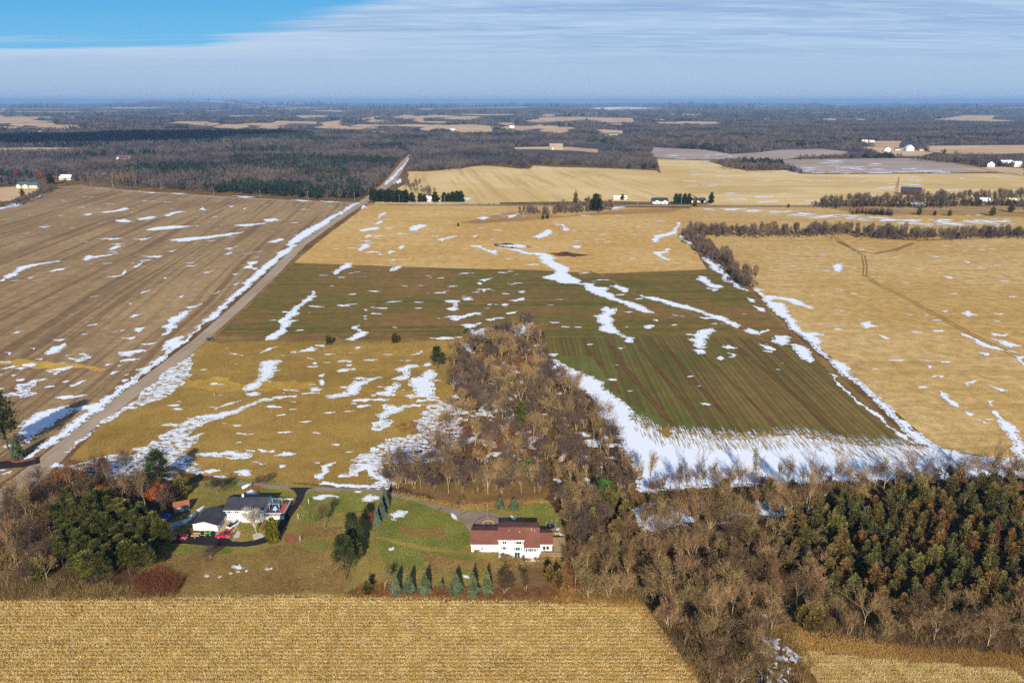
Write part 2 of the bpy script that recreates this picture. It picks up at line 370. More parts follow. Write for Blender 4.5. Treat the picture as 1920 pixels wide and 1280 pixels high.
field('grey_field', [T(1240, 180, 2.8235, '-40,272 0,275 230,285 370,308 500,300 640,285 850,280 990,295 960,310 720,325 640,340 370,330 240,338 0,330 -60,318'),
                     T(1240, 180, 2.8235, '610,345 700,336 1300,330 1480,350 1640,375 1780,402 1300,408 860,410 740,402 660,385')], 2, 'greyf', .01, 12)
field('hill_pasture', [T(1240, 180, 2.8235, '860,580 1000,575 1300,570 1700,585 1920,560 1920,640 1700,640 1500,640 1250,640 1100,615 960,608'), PX('960,396 1000,400 1060,405 1180,392 1290,390 1260,398 1100,404 1000,412 900,420 860,418')], 2, 'hillgrass', .06, 6)
P_pale = [T(1240, 180, 2.8235, q) for q in ('1010,240 1270,238 1260,272 1130,268', '1390,265 1600,262 1920,260 2300,262 2300,310 1920,302 1740,310 1540,308 1420,295', '1040,268 1250,272 1440,300 1380,318 1160,318',
    '530,115 610,135 540,132', '770,130 900,118 935,122 900,134', '1000,125 1120,118 1115,130', '1370,132 1500,118 1640,98 1870,94 1760,108 1750,125 1880,130 1660,142 1500,135', '1560,385 1800,376 1920,384 1920,420 1780,402')]
P_pale += [T(640, 180, 3, q) for q in ('60,165 440,160 560,165 740,160 860,170 860,205 700,207 600,190 560,180 380,172', '1000,180 1120,160 1150,170 1140,182 1040,188', '280,118 500,112 820,115 720,125 600,122 330,130',
    '90,130 200,115 260,120 160,135', '1105,120 1340,118 1640,125 1650,150 1480,150 1300,132 1120,130', '390,72 560,70 800,66 1100,70 1300,78 1180,85 900,83 600,79', '190,63 280,62 285,66 190,67',
    '50,200 290,197 290,207', '960,290 1180,285 1300,288 1440,300 1440,320 1300,308 1100,300 980,300', '1400,185 1580,195 1580,212 1450,210', '820,66 980,64 1000,70 860,72', '100,72 240,70 180,80')]
P_pale += [T(0, 180, 3, q) for q in ('1520,155 1560,140 1780,145 1780,158', '-100,125 130,125 230,140 470,143 150,150 -100,158', '30,88 360,75 540,72 540,80 200,92 40,92', '1150,78 1330,80 1380,88 1200,84', '1280,115 1340,100 1520,108 1480,118',
    '1660,110 1840,108 1820,130 1700,125', '850,205 980,210 1100,215 900,216', '1480,212 1720,212 1720,220 1540,217', '-300,300 180,290 600,292 500,300 200,303 -60,314', '650,133 780,133 770,140 670,140', '1800,150 1920,136 1920,190 1860,190', '-60,520 120,510 240,510 180,560 60,590 -60,600')]
rq = random.Random(40)
for k in range(110):
    cx_, cy_ = rq.uniform(-50, 1970), 198.5 + 19 * rq.random() ** 1.3
    if k > 60: cx_, cy_ = rq.uniform(-50, 1300), rq.uniform(212, 246)
    L_ = rq.uniform(25, 110); hh_ = rq.uniform(.5, 1.3) * (.5 + (cy_ - 197) / 12)
    P_pale.append(PX(f'{cx_ - L_ / 2},{cy_} {cx_ - L_ * .2},{cy_ - hh_} {cx_ + L_ * .4},{cy_ - hh_ * .8} {cx_ + L_ / 2},{cy_ + .2} {cx_ + L_ * .1},{cy_ + hh_}'))
field('pale_field', P_pale, 1, 'palef', .05, 30, 1)

# ------------------------------------------------------------------ yards, woodland floors, roads
field('stubble_field', [PX('1296,388 1400,388 1560,389 1700,395 1800,400 1920,402 2200,404 2200,446 1920,444 1720,450 1560,440 1480,437 1330,446 1300,460 1268,432 1275,405')], 1, 'stubble_right', .02)
field('stubble_field', [PX('700,384 705,378 760,345 768,325 800,322 860,316 880,330 940,383 860,383')], 1, 'stubble_far', .02)
field('hill_pasture', [T(1240, 180, 2.8235, '860,590 1000,582 1300,577 1700,592 1920,570 1920,640 1700,634 1500,630 1250,632 1100,615 960,608')], 2, 'hillgrass', .06, 6)
P_yardL = PX('300,985 350,960 360,905 440,896 560,908 700,920 735,930 712,960 706,1010 696,1060 690,1118 420,1120 340,1116 260,1060 300,1030')
P_yardR = PX('700,918 740,925 860,952 960,935 1030,940 1050,975 1060,1005 1050,1060 950,1070 925,1110 700,1105 690,1060 690,985 715,945')
P_woodC = PX('720,915 740,870 780,845 860,760 850,700 840,670 880,640 930,610 990,600 1020,620 1030,680 1090,720 1150,790 1180,870 1190,960 1130,1000 1050,975 1030,940 860,945 760,925')
P_grassy = PX('1470,1205 1560,1210 1760,1222 1920,1234 2100,1240 2200,1300 1860,1275 1640,1250 1530,1240')
P_woodE = PX('1050,975 1190,940 1300,925 1500,915 1700,900 1920,880 2300,880 2300,1220 1920,1230 1700,1215 1540,1200 1490,1160 1440,1180 1500,1280 1560,1360 1350,1330 1250,1205 1205,1136 1060,1128 920,1118 950,1065 1060,1060')
P_woodL = PX('-300,960 0,925 60,905 200,870 300,885 350,905 355,960 300,990 300,1030 250,1070 340,1116 200,1122 0,1126 -400,1130')
field('woodland_floor', [P_woodC, P_woodE, P_woodL], 1, 'litter', .06, 3)
field('dry_grass_patch', [P_grassy], 2, 'dry', .12, 3)
field('yard_grass', [P_yardL, P_yardR], 2, 'lawn', .05, 2)
field('lawn', [PX('730,930 800,945 850,965 880,985 885,1000 880,1020 860,1035 780,1020 700,1000 700,970'), PX('930,938 1030,940 1050,970 1050,990 1010,985 965,965 940,955'), PX('560,915 640,920 700,925 690,960 640,960 600,975 560,985 570,950'), PX('440,905 540,912 555,930 500,925 430,920'),
               PX('700,1010 780,1030 860,1040 900,1045 820,1060 720,1075'), PX('310,1022 360,1022 440,1030 430,1038 320,1036'), PX('412,1003 425,1000 447,1008 440,1014 425,1013')], 3, 'lawn_green', .12, 2)
field('dry_grass_patch', [PX('262,1062 300,1036 420,1042 520,1022 640,1030 660,1080 640,1116 500,1117 400,1114 300,1118'), PX('925,1062 1060,1048 1075,1090 1060,1124 900,1124 800,1118 700,1115 900,1098'), PX('725,914 860,945 1020,937 1030,918 860,902 740,895'), PX('745,985 830,985 835,1010 760,1010'), PX('790,1030 880,1050 930,1045 925,1070 800,1078'), PX('560,975 640,985 650,1020 560,1015')], 4, 'dry', .15, 2)
road_l = PX('-60,985 0,917 41,883 78,856 127,815 184,771 243,727 300,684 359,640 400,605 440,570 487,527 555,460 600,428 640,401 683,372 690,367 717,345 737,322 753,303 766,290')
road_r = PX('-10,985 40,940 76,903 112,868 162,815 221,771 278,727 337,684 387,640 425,607 463,570 510,527 573,460 616,428 656,401 694,376 702,370 741,343 754,322 763,303 770,290')
road_l[-1] = road_l[-2] + (road_l[-1] - road_l[-2]) * 1.0
tag(sheet('road', [road_l + road_r[::-1]], .115, M['road']), kind='structure')
ew = PX('-100,352 60,350 150,351 230,357 400,369 560,377 690,382 870,385 1100,386 1320,385 1530,387 1700,392 1920,396 2300,398')
tag(sheet('crossroad', [ribbon(ew, 8)], .110, M['road']), kind='structure')
fr = T(1240, 180, 2.8235, '1330,333 1500,350 1640,372 1780,402 1920,425 2200,470')
tag(sheet('far_road', [ribbon(fr, 8)], .12, M['road']), kind='structure')
lane = T(660, 880, 4.174, '-900,95 -420,140 0,145 230,158 400,205 560,260 760,300 900,320 1100,340 1200,370 1270,425 1330,440 1140,470 1010,485 930,500 900,460 850,400 750,342 600,292 450,237 230,188 0,170 -420,168 -900,125')
tag(sheet('lane', [lane], .125, M['lane']), kind='structure')
tag(sheet('side_road', [ribbon(PX('-200,890 0,872 50,868 75,862'), 6)], .12, M['asphalt']), kind='structure')
drv = T(310, 900, 6.857, '1580,95 1660,140 1690,200 1660,290 1600,360 1540,430 1480,530 1440,620 1390,680 1320,715 1230,750 1150,775 1000,795 900,792 850,780 820,755 640,735 650,662 500,658 360,655 280,660 200,690 60,730 60,812 300,825 560,845 700,855 850,858 1050,857 1200,833 1320,800 1440,765 1500,665 1560,565 1640,445 1720,335 1780,235 1800,165 1830,125 1900,98')
tag(sheet('driveway', [drv], .132, M['asphalt']), kind='structure')
conc = T(310, 900, 6.857, '640,735 690,655 790,515 985,515 830,740')
tag(sheet('concrete_path', [conc, T(310, 900, 6.857, '850,770 940,700 920,620 950,630 965,700 960,740 860,790')], .137, M['concrete']), kind='structure')
tag(sheet('mulch_bed', [ragged(T(310, 900, 6.857, q), .12, 1, 5) for q in ('985,100 1060,70 1200,75 1270,125 1200,150 1050,140', '1235,600 1290,580 1330,620 1300,660 1240,640', '520,860 640,850 750,865 660,915 540,880', '500,1020 620,1015 590,1050 520,1050', '240,675 340,600 380,655 290,680', '1500,760 1440,815 1340,830 1310,790')], .142, M['mulch']), kind='structure')
tag(sheet('gravel_bed', [ragged(T(310, 900, 6.857, q), .12, 1, 5) for q in ('1130,700 1200,680 1285,720 1200,755 1135,772', '870,745 940,650 965,700 930,740', )], .146, plain('white_gravel', (.6, .55, .5), .9, .1, .5, 6)), kind='structure')
tag(sheet('dug_ground', [ragged(T(310, 900, 6.857, '1500,740 1540,690 1640,680 1720,720 1730,780 1640,825 1540,810'), .1, 1, 5), ragged(PX('0,862 60,854 66,862 30,868'), .1, 1)], .15, M['brick']), kind='structure')
M['track'] = field_mat('track_soil', c_('8d6b3e'), c_('9a7846'), c_('6f5230'), R(0), sstr=.5, grain=.4, sscale=(.6, .02), blotch=.03)
M['wheeltrack'] = field_mat('wheel_soil', c_('6b4a2c'), c_('7c5634'), c_('5c3e26'), R(0), sstr=.4, grain=.5, sscale=(.6, .03), blotch=.05)
trk = PX('1553,436 1575,452 1600,468 1618,480 1622,500 1620,515 1640,530 1700,560 1750,588 1800,616 1860,646 1930,680 2050,730')
tag(sheet('farm_track', [ribbon(np.array(trk) + (-.9, 0), .9), ribbon(np.array(trk) + (1.6, 0), .9), ribbon(PX('1570,452 1600,468 1640,476 1680,468 1712,456'), 4)], .12, M['track']), kind='structure')
for k, (q, w_) in enumerate((('1144,646 1172,690 1205,730 1240,772 1277,815', 2.4), ('1190,637 1236,694 1282,752 1330,814', 2.0), ('1249,650 1300,712 1350,768 1392,818', 2.0), ('1314,660 1380,724 1440,784 1470,818', 1.4), ('1382,650 1450,706 1520,766 1560,802 1585,826', 2.2), ('1105,655 1130,690 1160,735', 1.6))):
    pts_ = PX(q); tag(sheet('wheel_track', [ragged(ribbon([np.array(p) + (s_, 0) for p in pts_], w_ * .38), .02, 2, k, 8) for s_ in (-w_ * .35, w_ * .35)], .118 + k * .0008, M['wheeltrack']), kind='structure')
tag(sheet('field_track', [ribbon(PX('1330,462 1360,500 1400,540 1432,572 1480,622 1530,668 1575,712 1640,770 1700,828'), 3.0), ribbon(PX('1105,508 1150,528 1190,552 1240,562 1300,590 1380,618 1440,640 1500,650 1570,690'), 2.5), ragged(ribbon(PX('395,637 500,635 640,639 750,638 860,634 900,640'), 6), .2, 3, 2), ribbon(PX('570,472 520,520 460,577 400,632'), 3)], .125, M['dry']), kind='structure')
tag(sheet('bare_soil_patch', [ragged(PX(q), .2, 3, 4) for q in ('925,458 950,456 985,460 1000,464 960,466 930,462', '1030,475 1060,472 1090,476 1115,480 1075,482 1045,480')], .13, plain('wet_soil', c_('5a3a28'), .95, .1, .5, .3)), kind='structure')
# lighter corn residue swaths and wheel rows
# ------------------------------------------------------------------ snow lying in patches, drifts and ditches
SN = []
def sn(ox, oy, s, *qs):
    for q in qs: SN.append(T(ox, oy, s, q))
sn(400, 640, 4, '350,160 400,145 500,140 525,150 470,185 455,240 455,265 380,300 370,320 340,350 290,370 240,378 210,360 235,335 300,310 330,290 330,255 355,230 340,205 360,190', '240,390 310,378 355,388 345,408 290,414 245,405',
 '640,412 590,406 520,410 430,425 350,430 280,460 190,500 120,520 0,545 0,592 60,575 150,550 210,525 260,495 330,465 420,450 500,435 580,420', '0,510 60,480 130,460 215,440 180,460 90,485 20,515', '570,85 600,75 680,60 740,40 790,55 760,72 650,82', '760,28 830,28 835,42 780,38', '1060,40 1110,45 1090,60 1060,58', '1475,105 1520,90 1560,70 1575,85 1540,98 1480,108', '705,120 760,128 735,138 710,130', '750,155 780,160 775,178 750,175',
 '925,150 980,138 1045,145 1040,158 930,156', '990,175 1040,172 1035,188 1000,186', '915,222 960,205 1030,208 1070,200 1065,212 1010,225 940,235', '790,250 840,240 825,270 795,265', '780,295 820,285 835,310 825,335 790,315', '720,365 830,355 800,372 730,376', '660,390 730,382 800,386 740,396 665,397',
 '950,340 1010,340 1050,310 1050,292 1140,292 1180,275 1260,268 1265,280 1180,298 1155,330 1110,345 1100,370 1095,395 1040,410 920,428 840,418 870,398 960,390 1000,375 985,352', '1365,205 1440,182 1530,172 1545,190 1480,210 1475,265 1450,288 1370,298 1330,282 1380,265 1430,250 1420,230 1385,228', '1560,185 1620,158 1645,175 1610,192',
 '1455,320 1500,270 1560,262 1620,210 1680,240 1660,330 1660,400 1690,440 1730,460 1840,460 1900,700 1860,820 1700,900 1560,930 1400,900 1330,900 1280,940 1290,1000 1255,1080 1250,1112 1150,1110 1000,1095 800,1072 790,1058 900,1058 1000,1072 1150,1078 1210,1060 1250,1040 1180,1030 1170,950 1130,950 1100,975 1100,1010 1000,1020 940,1030 950,1000 1020,985 1015,950 1030,890 1090,850 1180,820 1170,790 1290,750 1290,725 1430,725 1470,700 1560,690 1520,650 1500,590 1570,570 1550,545 1610,515 1600,480 1720,470 1640,450 1560,455 1520,445 1600,430 1600,410 1480,430 1430,412 1540,400 1490,370 1490,340',
 '1570,485 1450,500 1340,550 1290,575 1365,600 1330,630 1270,660 1240,675 1180,665 1195,630 1185,605 1240,600 1250,575 1210,545 1290,520 1270,490 1280,468 1320,480 1440,478',
 '1185,400 1260,380 1290,350 1360,305 1410,345 1370,365 1380,410 1270,408 1190,412', '1030,445 1110,430 1200,435 1260,425 1330,435 1280,450 1180,445 1130,458 1040,455', '1065,485 1140,475 1195,485 1130,495 1075,498', '0,850 100,820 200,830 300,845 290,870 170,885 60,870 0,865', '330,810 400,820 470,810 460,830 350,830', '520,830 545,828 535,850', '290,905 330,900 410,918 350,925', '490,925 550,922 540,945 495,950', '150,980 240,950 300,975 280,1005 180,1010', '760,905 805,905 800,920 765,918',
 '750,1000 815,980 800,935 870,915 930,905 860,945 860,985 830,1030 785,1040', '750,1160 850,1150 950,1165 940,1180 860,1172 780,1195 750,1180', '1140,1160 1180,1145 1245,1165 1240,1190 1110,1200', '235,1165 250,1128 330,1165', '545,1175 605,1180 590,1190', '1055,1125 1115,1125 1105,1138 1060,1135', '140,630 215,628 205,638 150,640')
sn(0, 640, 4.571, '1920,610 1750,630 1620,660 1580,700 1380,715 1490,735 1520,745 1440,775 1420,790 1350,810 1360,830 1410,855 1320,850 1280,880 1270,905 1150,915 1130,930 1180,950 1150,970 1000,970 860,990 640,1060 450,1060 600,1110 900,1150 1200,1180 1280,1120 1440,1060 1560,1100 1700,1150 1720,1080 1660,1000 1580,960 1620,920 1700,860 1760,785 1700,790 1650,820 1620,800 1680,750 1750,710 1830,680 1920,660',
 '230,1000 300,940 370,870 440,820 560,740 620,690 720,620 760,590 640,600 640,570 790,530 860,520 920,460 1000,420 975,390 1060,375 1130,330 1190,270 1160,240 1230,225 1270,215 1340,150 1410,90 1460,50 1400,70 1420,20 1440,0 1600,-10 1540,40 1460,100 1370,190 1270,270 1150,370 1050,450 900,555 770,655 640,760 520,840 400,920 300,965',
 '1640,110 1680,110 1640,240 1640,300 1540,330 1600,350 1520,400 1480,440 1420,490 1290,520 1160,580 1110,580 1060,600 880,710 700,860 570,960 600,910 740,800 860,700 960,630 1140,520 1200,460 1260,400 1370,300 1500,220 1600,150',
 '40,95 110,95 80,120', '250,60 300,55 290,75', '380,115 400,95 450,85 480,50 560,20 540,60 450,100 420,125', '120,235 170,222 235,228 180,250', '190,195 320,195 300,215 260,225', '305,152 380,148 350,165', '590,140 640,150 700,145 720,120 690,110 760,110 790,125 760,155 680,180 640,160', '510,185 580,175 550,190', '375,250 440,240 560,220 650,212 590,240 500,270 470,290 420,265', '0,280 35,285 0,300', '90,292 150,290 120,302', '140,330 210,318 200,340 150,345',
 '120,400 170,365 230,360 290,330 410,318 330,345 300,375 320,380 260,400 270,440 320,450 250,470 170,490 130,465 50,480 10,465 30,450 100,440 200,420 130,415', '375,395 420,380 480,388 400,402', '0,402 40,404 0,412', '590,380 650,365 700,335 750,330 700,360 610,392', '535,345 590,335 610,345 550,355', '470,480 540,468 640,470 760,460 700,475 600,490 540,498', '1015,110 1060,85 1150,80 1270,75 1230,95 1140,110 1120,130 1040,120', '1010,175 1060,155 1110,150 1210,150 1100,168 1030,180', '890,200 975,192 930,210', '1000,205 1050,202 1030,216',
 '940,280 970,260 1025,255 980,285', '1035,340 1060,325 1100,325 1070,352', '1200,25 1290,15 1360,8 1310,22 1240,35', '1060,290 1110,275 1090,292', '0,1105 60,1095 30,1110', '0,1140 110,1110 90,1130 20,1145', '160,800 200,680 320,610 420,580 500,570 600,540 640,580 600,620 480,680 430,740 300,800 250,880', '1670,960 1740,945 1920,960 1900,990 1800,980 1680,985')
sn(0, 460, 3, '1000,560 1060,500 1120,470 1090,460 1180,400 1270,310 1370,220 1470,130 1560,50 1640,0 1672,-4 1600,60 1500,150 1410,230 1290,330 1180,430 1100,490 1020,560 950,610', '0,205 20,170 80,150 110,120 160,110 230,100 345,85 330,95 230,110 160,130 110,160 60,185', '270,150 340,130 400,120 350,140 290,152', '150,185 195,178 170,190', '610,20 640,5 700,0 680,10 650,25 620,30', '455,80 500,55 530,60 580,55 680,45 600,62 520,75 480,88', '745,130 780,105 795,88 800,100 770,125',
 '585,185 640,175 690,165 700,140 700,165 650,180', '805,60 920,58 900,70 830,66', '940,35 1000,25 970,38', '1260,20 1340,5 1290,25', '1255,55 1300,35 1290,55', '1390,95 1455,90 1420,110 1370,130 1450,125 1430,138', '1300,165 1340,155 1325,170', '790,275 800,262 850,248 820,265', '720,328 755,322 740,334', '920,182 950,178 935,190', '1135,150 1210,142 1170,156', '1190,275 1245,255 1225,270', '1310,220 1350,205 1330,225', '1000,292 1035,280 1020,296', '730,405 760,388 800,388 750,408',
 '1030,350 1100,340 1140,325 1120,345 1060,358', '905,462 950,440 940,415 1000,395 1010,375 1080,365 1060,390 1010,430 1000,460 960,490 925,505 940,480', '630,488 710,475 680,484', '750,468 820,458 800,480 780,492', '680,522 770,512 730,535', '63,500 90,485 140,478 100,495', '290,530 380,525 340,540', '250,610 290,570 370,555 340,590 280,620', '790,556 885,548 840,562', '925,560 970,520 1035,510 1010,540 970,570 920,590', '660,655 700,645 790,638 740,652', '665,600 710,600 760,590 835,588 800,600 720,625 680,620')
sn(0, 180, 3, '1606,838 1660,790 1750,735 1830,690 1920,648 1930,662 1860,706 1780,757 1700,812 1650,846', '1500,822 1570,800 1600,806 1550,828', '-60,650 40,610 110,600 130,615 40,630', '170,575 260,548 220,570', '465,668 550,655 520,662 490,675', '550,655 640,645 700,628 730,635 690,648 600,658', '645,700 700,692 760,708 690,712', '770,690 830,680 885,676 850,695 790,700', '920,675 960,655 1000,648 1050,650 980,665 940,680', '820,755 880,738 960,730 1120,730 1000,745 920,752 850,758', '560,805 620,800 700,800 620,812', '745,805 860,798 800,815',
 '950,810 1080,795 1200,785 1300,770 1380,765 1300,785 1150,805 1000,822', '1310,728 1400,720 1500,712 1480,722 1380,735', '1480,695 1560,688 1580,700 1500,710', '1120,640 1140,625 1160,645', '210,736 290,732 250,742', '780,538 900,545 850,550', '960,547 1060,549 1000,554', '1305,560 1440,570 1380,574', '1640,582 1760,590 1700,596', '1800,590 1920,593 1850,600', '620,832 710,830 660,840', '1280,622 1310,618 1300,628', '1370,632 1395,628 1380,640')
sn(640, 180, 3, '0,648 30,625 80,600 100,600 60,630 0,667', '100,640 125,615 138,618 130,630', '235,500 300,440 385,345 400,325 370,380 310,450 262,498', '290,490 330,465 360,470 310,500', '690,575 720,572 735,580 700,590', '1508,632 1540,624 1600,622 1560,634 1515,638')
sn(640, 370, 3, '205,112 215,95 250,85 240,100 215,118', '180,155 215,130 240,132 220,150', '95,185 130,175 210,168 215,178 150,190 105,193', '370,185 400,160 440,152 480,155 430,190 400,190', '755,118 800,108 840,112 790,128', '925,105 960,100 995,92 980,108 940,118', '1230,155 1245,150 1255,170 1285,180 1270,195 1245,185 1255,170', '1065,222 1110,210 1130,195 1170,180 1190,205 1110,235', '530,240 580,230 650,215 620,228 570,250', '740,218 760,212 755,228', '130,225 150,212 170,213 145,230',
 '95,300 110,265 160,262 150,285 110,305', '245,308 280,298 320,305 270,318', '190,322 240,320 215,326', '325,280 345,272 335,292', '720,275 790,270 800,285 850,300 880,295 870,318 880,325 840,312 790,292', '870,272 920,268 1000,265 1045,272 1030,285 960,278',
 '915,288 980,290 1050,310 1120,312 1180,325 1220,345 1190,352 1270,390 1280,410 1270,430 1310,455 1360,465 1240,465 1130,455 1200,440 1240,435 1200,410 1190,385 1160,380 1110,360 1150,350 1100,345 1140,335 1090,325 1010,315 960,300', '1295,275 1350,272 1335,290', '1740,255 1750,220 1790,210 1850,195 1880,165 1890,142 1905,150 1890,180 1885,205 1800,230 1780,255', '1745,310 1800,305 1840,290 1845,310 1800,318', '1800,335 1830,345 1850,358', '0,405 20,370 75,372 50,395', '270,410 300,395 345,390 320,410 275,418', '780,465 850,455 800,475', '255,350 310,348 280,358')
sn(960, 440, 3.048, '140,130 200,115 240,130 230,165 290,180 330,205 320,225 380,255 400,265 390,280 420,275 480,280 470,295 510,300 560,305 540,325 590,350 620,370 680,385 750,410 820,450 780,450 700,430 640,400 560,375 480,345 420,310 410,290 330,280 260,275 170,245 220,230 240,200', '550,295 590,285 640,300 670,325 650,332 600,310', '725,345 800,355 880,375 940,390 1020,410 1100,435 1170,460 1240,485 1310,520 1290,530 1200,495 1110,465 1050,440 960,420 880,400 800,375', '1320,545 1350,535 1420,560 1460,540 1475,545 1420,575 1370,568',
 '460,465 510,450 505,425 530,410 560,425 600,420 570,460 580,515 610,560 650,580 700,590 685,620 640,610 600,570 490,545 495,525 520,515 480,495', '750,525 790,515 820,520 790,540 760,538', '800,485 835,485 830,498', '990,570 1040,568 1100,540 1150,535 1175,555 1140,560 1130,595 1100,600 1115,625 1110,650 1060,650 1030,635 1045,620 1000,600 1050,590', '1030,660 1100,660 1110,672 1060,685', '1168,705 1190,692 1215,705 1190,718', '1195,640 1230,632 1290,648 1230,655', '1225,675 1295,690 1260,698',
 '1055,250 1070,235 1110,240 1140,275 1210,300 1180,310 1110,290', '1105,305 1180,312 1150,325', '800,100 850,98 860,125 900,150 830,125', '340,65 395,65 380,80', '1080,130 1130,125 1150,160 1200,180 1250,240 1350,325 1290,310 1220,270 1200,225 1130,190', '960,0 1010,40 1090,80 1100,100 1040,70 980,30', '1340,360 1395,375 1380,390', '1370,405 1450,425 1450,445 1400,425', '1505,575 1560,575 1600,590 1590,610 1540,635 1480,610', '1410,622 1480,640 1510,655 1480,665', '1580,625 1650,630 1700,660 1690,680 1720,710 1700,735 1640,700', '600,645 650,645 620,655', '910,455 990,468 940,465', '40,325 80,330 60,334', '0,380 60,360 75,370 30,385')
sn(1320, 420, 2.908, '270,345 330,360 300,365 310,385 360,390 440,400 530,420 590,455 600,465 540,450 460,425 380,410 360,420 430,430 450,450 460,490 510,530 550,590 660,600 640,610 600,610 640,630 630,650 640,690 680,730 780,765 800,790 790,810 850,860 900,900 980,970 1030,1010 1060,1060 1140,1120 1200,1160 1260,1200 1340,1250 1230,1250 1160,1190 1100,1140 1000,1050 940,980 880,920 800,850 700,770 640,710 560,640 500,590 440,530 380,480 340,440 320,400',
 '700,225 755,215 740,265 710,250', '1410,198 1460,210 1440,215', '1310,285 1355,290 1340,300', '1400,485 1450,475 1495,500 1440,508', '850,545 900,530 950,560 880,570', '955,605 1020,625 990,628', '1190,485 1230,500 1210,505', '1565,595 1655,600 1640,615 1570,610', '1560,625 1640,635 1735,665 1690,678 1620,655', '1410,600 1500,630 1600,670 1640,695 1600,690 1480,650', '1680,715 1745,720 1745,775 1710,745', '1210,770 1240,775 1230,790', '1260,820 1310,830 1290,838', '1415,865 1470,850 1500,860 1440,870 1460,890 1430,885',
 '1550,878 1660,910 1610,912', '1290,910 1340,930 1330,950 1390,985 1370,1000 1330,970', '1425,1020 1470,1035 1450,1050', '1480,1060 1560,1085 1520,1085', '1540,965 1580,965 1580,995 1550,990', '1570,1020 1630,1060 1690,1100 1720,1160 1745,1200 1800,1300 1690,1300 1680,1220 1640,1150 1610,1110 1600,1060', '1490,700 1560,705 1530,720', '0,490 60,500 150,535 200,560 190,570 120,545 40,510', '230,400 270,410 285,430 250,425', '260,445 330,460 335,480', '390,605 430,610 470,620 460,660 380,650', '480,655 560,680 600,750 540,740 500,700', '680,815 730,830 720,860',
 '720,860 800,920 900,1010 1000,1090 1100,1150 1150,1200 1000,1110 880,1010 780,920')
sn(400, 470, 3.2, '305,525 340,505 390,475 390,430 430,390 460,360 490,330 530,310 560,285 585,245 605,240 605,270 625,272 590,300 520,350 515,375 450,420 445,480 400,510 350,540 320,540', '280,620 330,585 385,575 340,600', '835,455 880,445 885,475 930,490 890,520 850,540 785,535 830,515 870,490', '710,130 760,100 780,75 830,72 840,100 780,115 730,145', '905,350 930,355 910,364', '940,340 970,335 950,345', '900,392 930,393 910,400', '900,408 928,409 910,414', '1055,115 1075,100 1130,92 1120,110 1085,105 1075,122',
 '1385,300 1440,298 1480,300 1470,330 1470,355 1440,362 1395,350 1430,340 1440,315', '1495,285 1550,278 1560,298 1510,300', '1420,405 1460,400 1520,380 1610,372 1560,390 1500,405 1440,425', '1480,447 1560,440 1615,432 1580,450 1540,465 1560,490 1600,470 1680,465 1650,500 1620,530 1560,520 1530,490 1510,462', '1290,525 1400,518 1490,520 1440,533 1340,535', '1590,180 1680,165 1640,178', '1590,190 1615,195 1600,206', '1770,300 1830,290 1870,282 1870,300 1800,308', '1715,328 1750,318 1780,322 1740,333', '1750,378 1830,362 1780,382', '1370,250 1415,240 1390,256', '1165,210 1240,212', '1760,200 1820,196 1790,208', '1830,245 1880,242 1850,256', '1610,235 1630,238 1618,252', '1630,412 1710,403 1690,420 1640,420', '1640,325 1680,320 1660,330', '1490,565 1560,590 1570,620 1520,600', '1770,480 1800,450 1860,445 1920,430 1900,460 1840,500 1800,520')
SN = [s for s in SN if len(s) > 2]
# the long drift along the south edge of the wheat, and what lies in the woods and ditches
SN.append(PX('1032,673 1059,683 1093,700 1134,716 1143,735 1171,754 1190,775 1183,785 1205,797 1240,809 1300,815 1400,820 1500,814 1560,824 1640,836 1700,832 1757,838 1800,848 1860,856 1960,858 2200,880 2200,915 1920,895 1700,900 1500,908 1400,912 1290,914 1205,925 1190,880 1150,810 1100,740 1030,690'))
SN += [PX(q) for q in ('1185,955 1230,945 1275,950 1290,975 1240,985 1200,1000', '1415,940 1475,938 1490,955 1450,975 1420,965', '1560,945 1600,940 1650,960 1590,970', '1425,1150 1440,1150 1430,1165',
 '728,965 745,957 765,958 760,968 735,977', '845,962 858,972 860,977 848,970', '955,966 970,971 965,976 958,972', '1041,990 1052,990 1050,995 1042,994', '1037,1000 1050,998 1060,1007 1055,1009', '866,1078 882,1078 880,1085 868,1085', '728,1028 740,1025 740,1031 730,1033', '432,1062 450,1058 458,1065 445,1069', '384,1076 395,1075 390,1080', '410,1079 418,1079 414,1083', '498,1064 512,1065 508,1068', '458,1070 466,1068 462,1074', '312,985 345,975 365,962 380,950 384,948 370,965 345,985 320,995 300,1000', '455,930 470,918 478,922 495,930 470,936',
 '700,890 740,880 760,900 730,918 705,910')]
r9 = random.Random(5)
def blob(x, y, a, b, rot, seed):
    r = random.Random(seed); n = 9; out = []
    for k in range(n):
        t = 2 * math.pi * k / n; q = r.uniform(.55, 1.2); px_, py_ = a * q * math.cos(t), b * q * math.sin(t)
        out.append(np.array((x + px_ * math.cos(rot) - py_ * math.sin(rot), y + px_ * math.sin(rot) + py_ * math.cos(rot))))
    return out
def scatter(txt, n, a, b, rot=0, rj=.3):
    poly = PX(txt); q = np.array(poly); lo, hi_ = q.min(0), q.max(0); k = 0
    while k < n:
        p = (r9.uniform(lo[0], hi_[0]), r9.uniform(lo[1], hi_[1]))
        if inpoly([p], poly)[0]:
            s = r9.uniform(.35, 1) ** 1.6; SN.append(blob(*p, a * s, b * s * r9.uniform(.5, 1.2), rot + r9.uniform(-rj, rj), r9.random())); k += 1
scatter('0,400 200,365 500,380 640,395 480,510 350,620 180,760 60,850 0,880', 100, 5.5, 2.2, R(25))
scatter('700,400 1250,400 1300,490 1000,500 600,485', 70, 7, 3, R(0))
scatter('600,500 1300,515 1440,620 1000,620 480,620', 80, 6, 2.2, 0)
scatter('1050,640 1450,640 1560,780 1250,790', 14, 3, 1.5, 0)
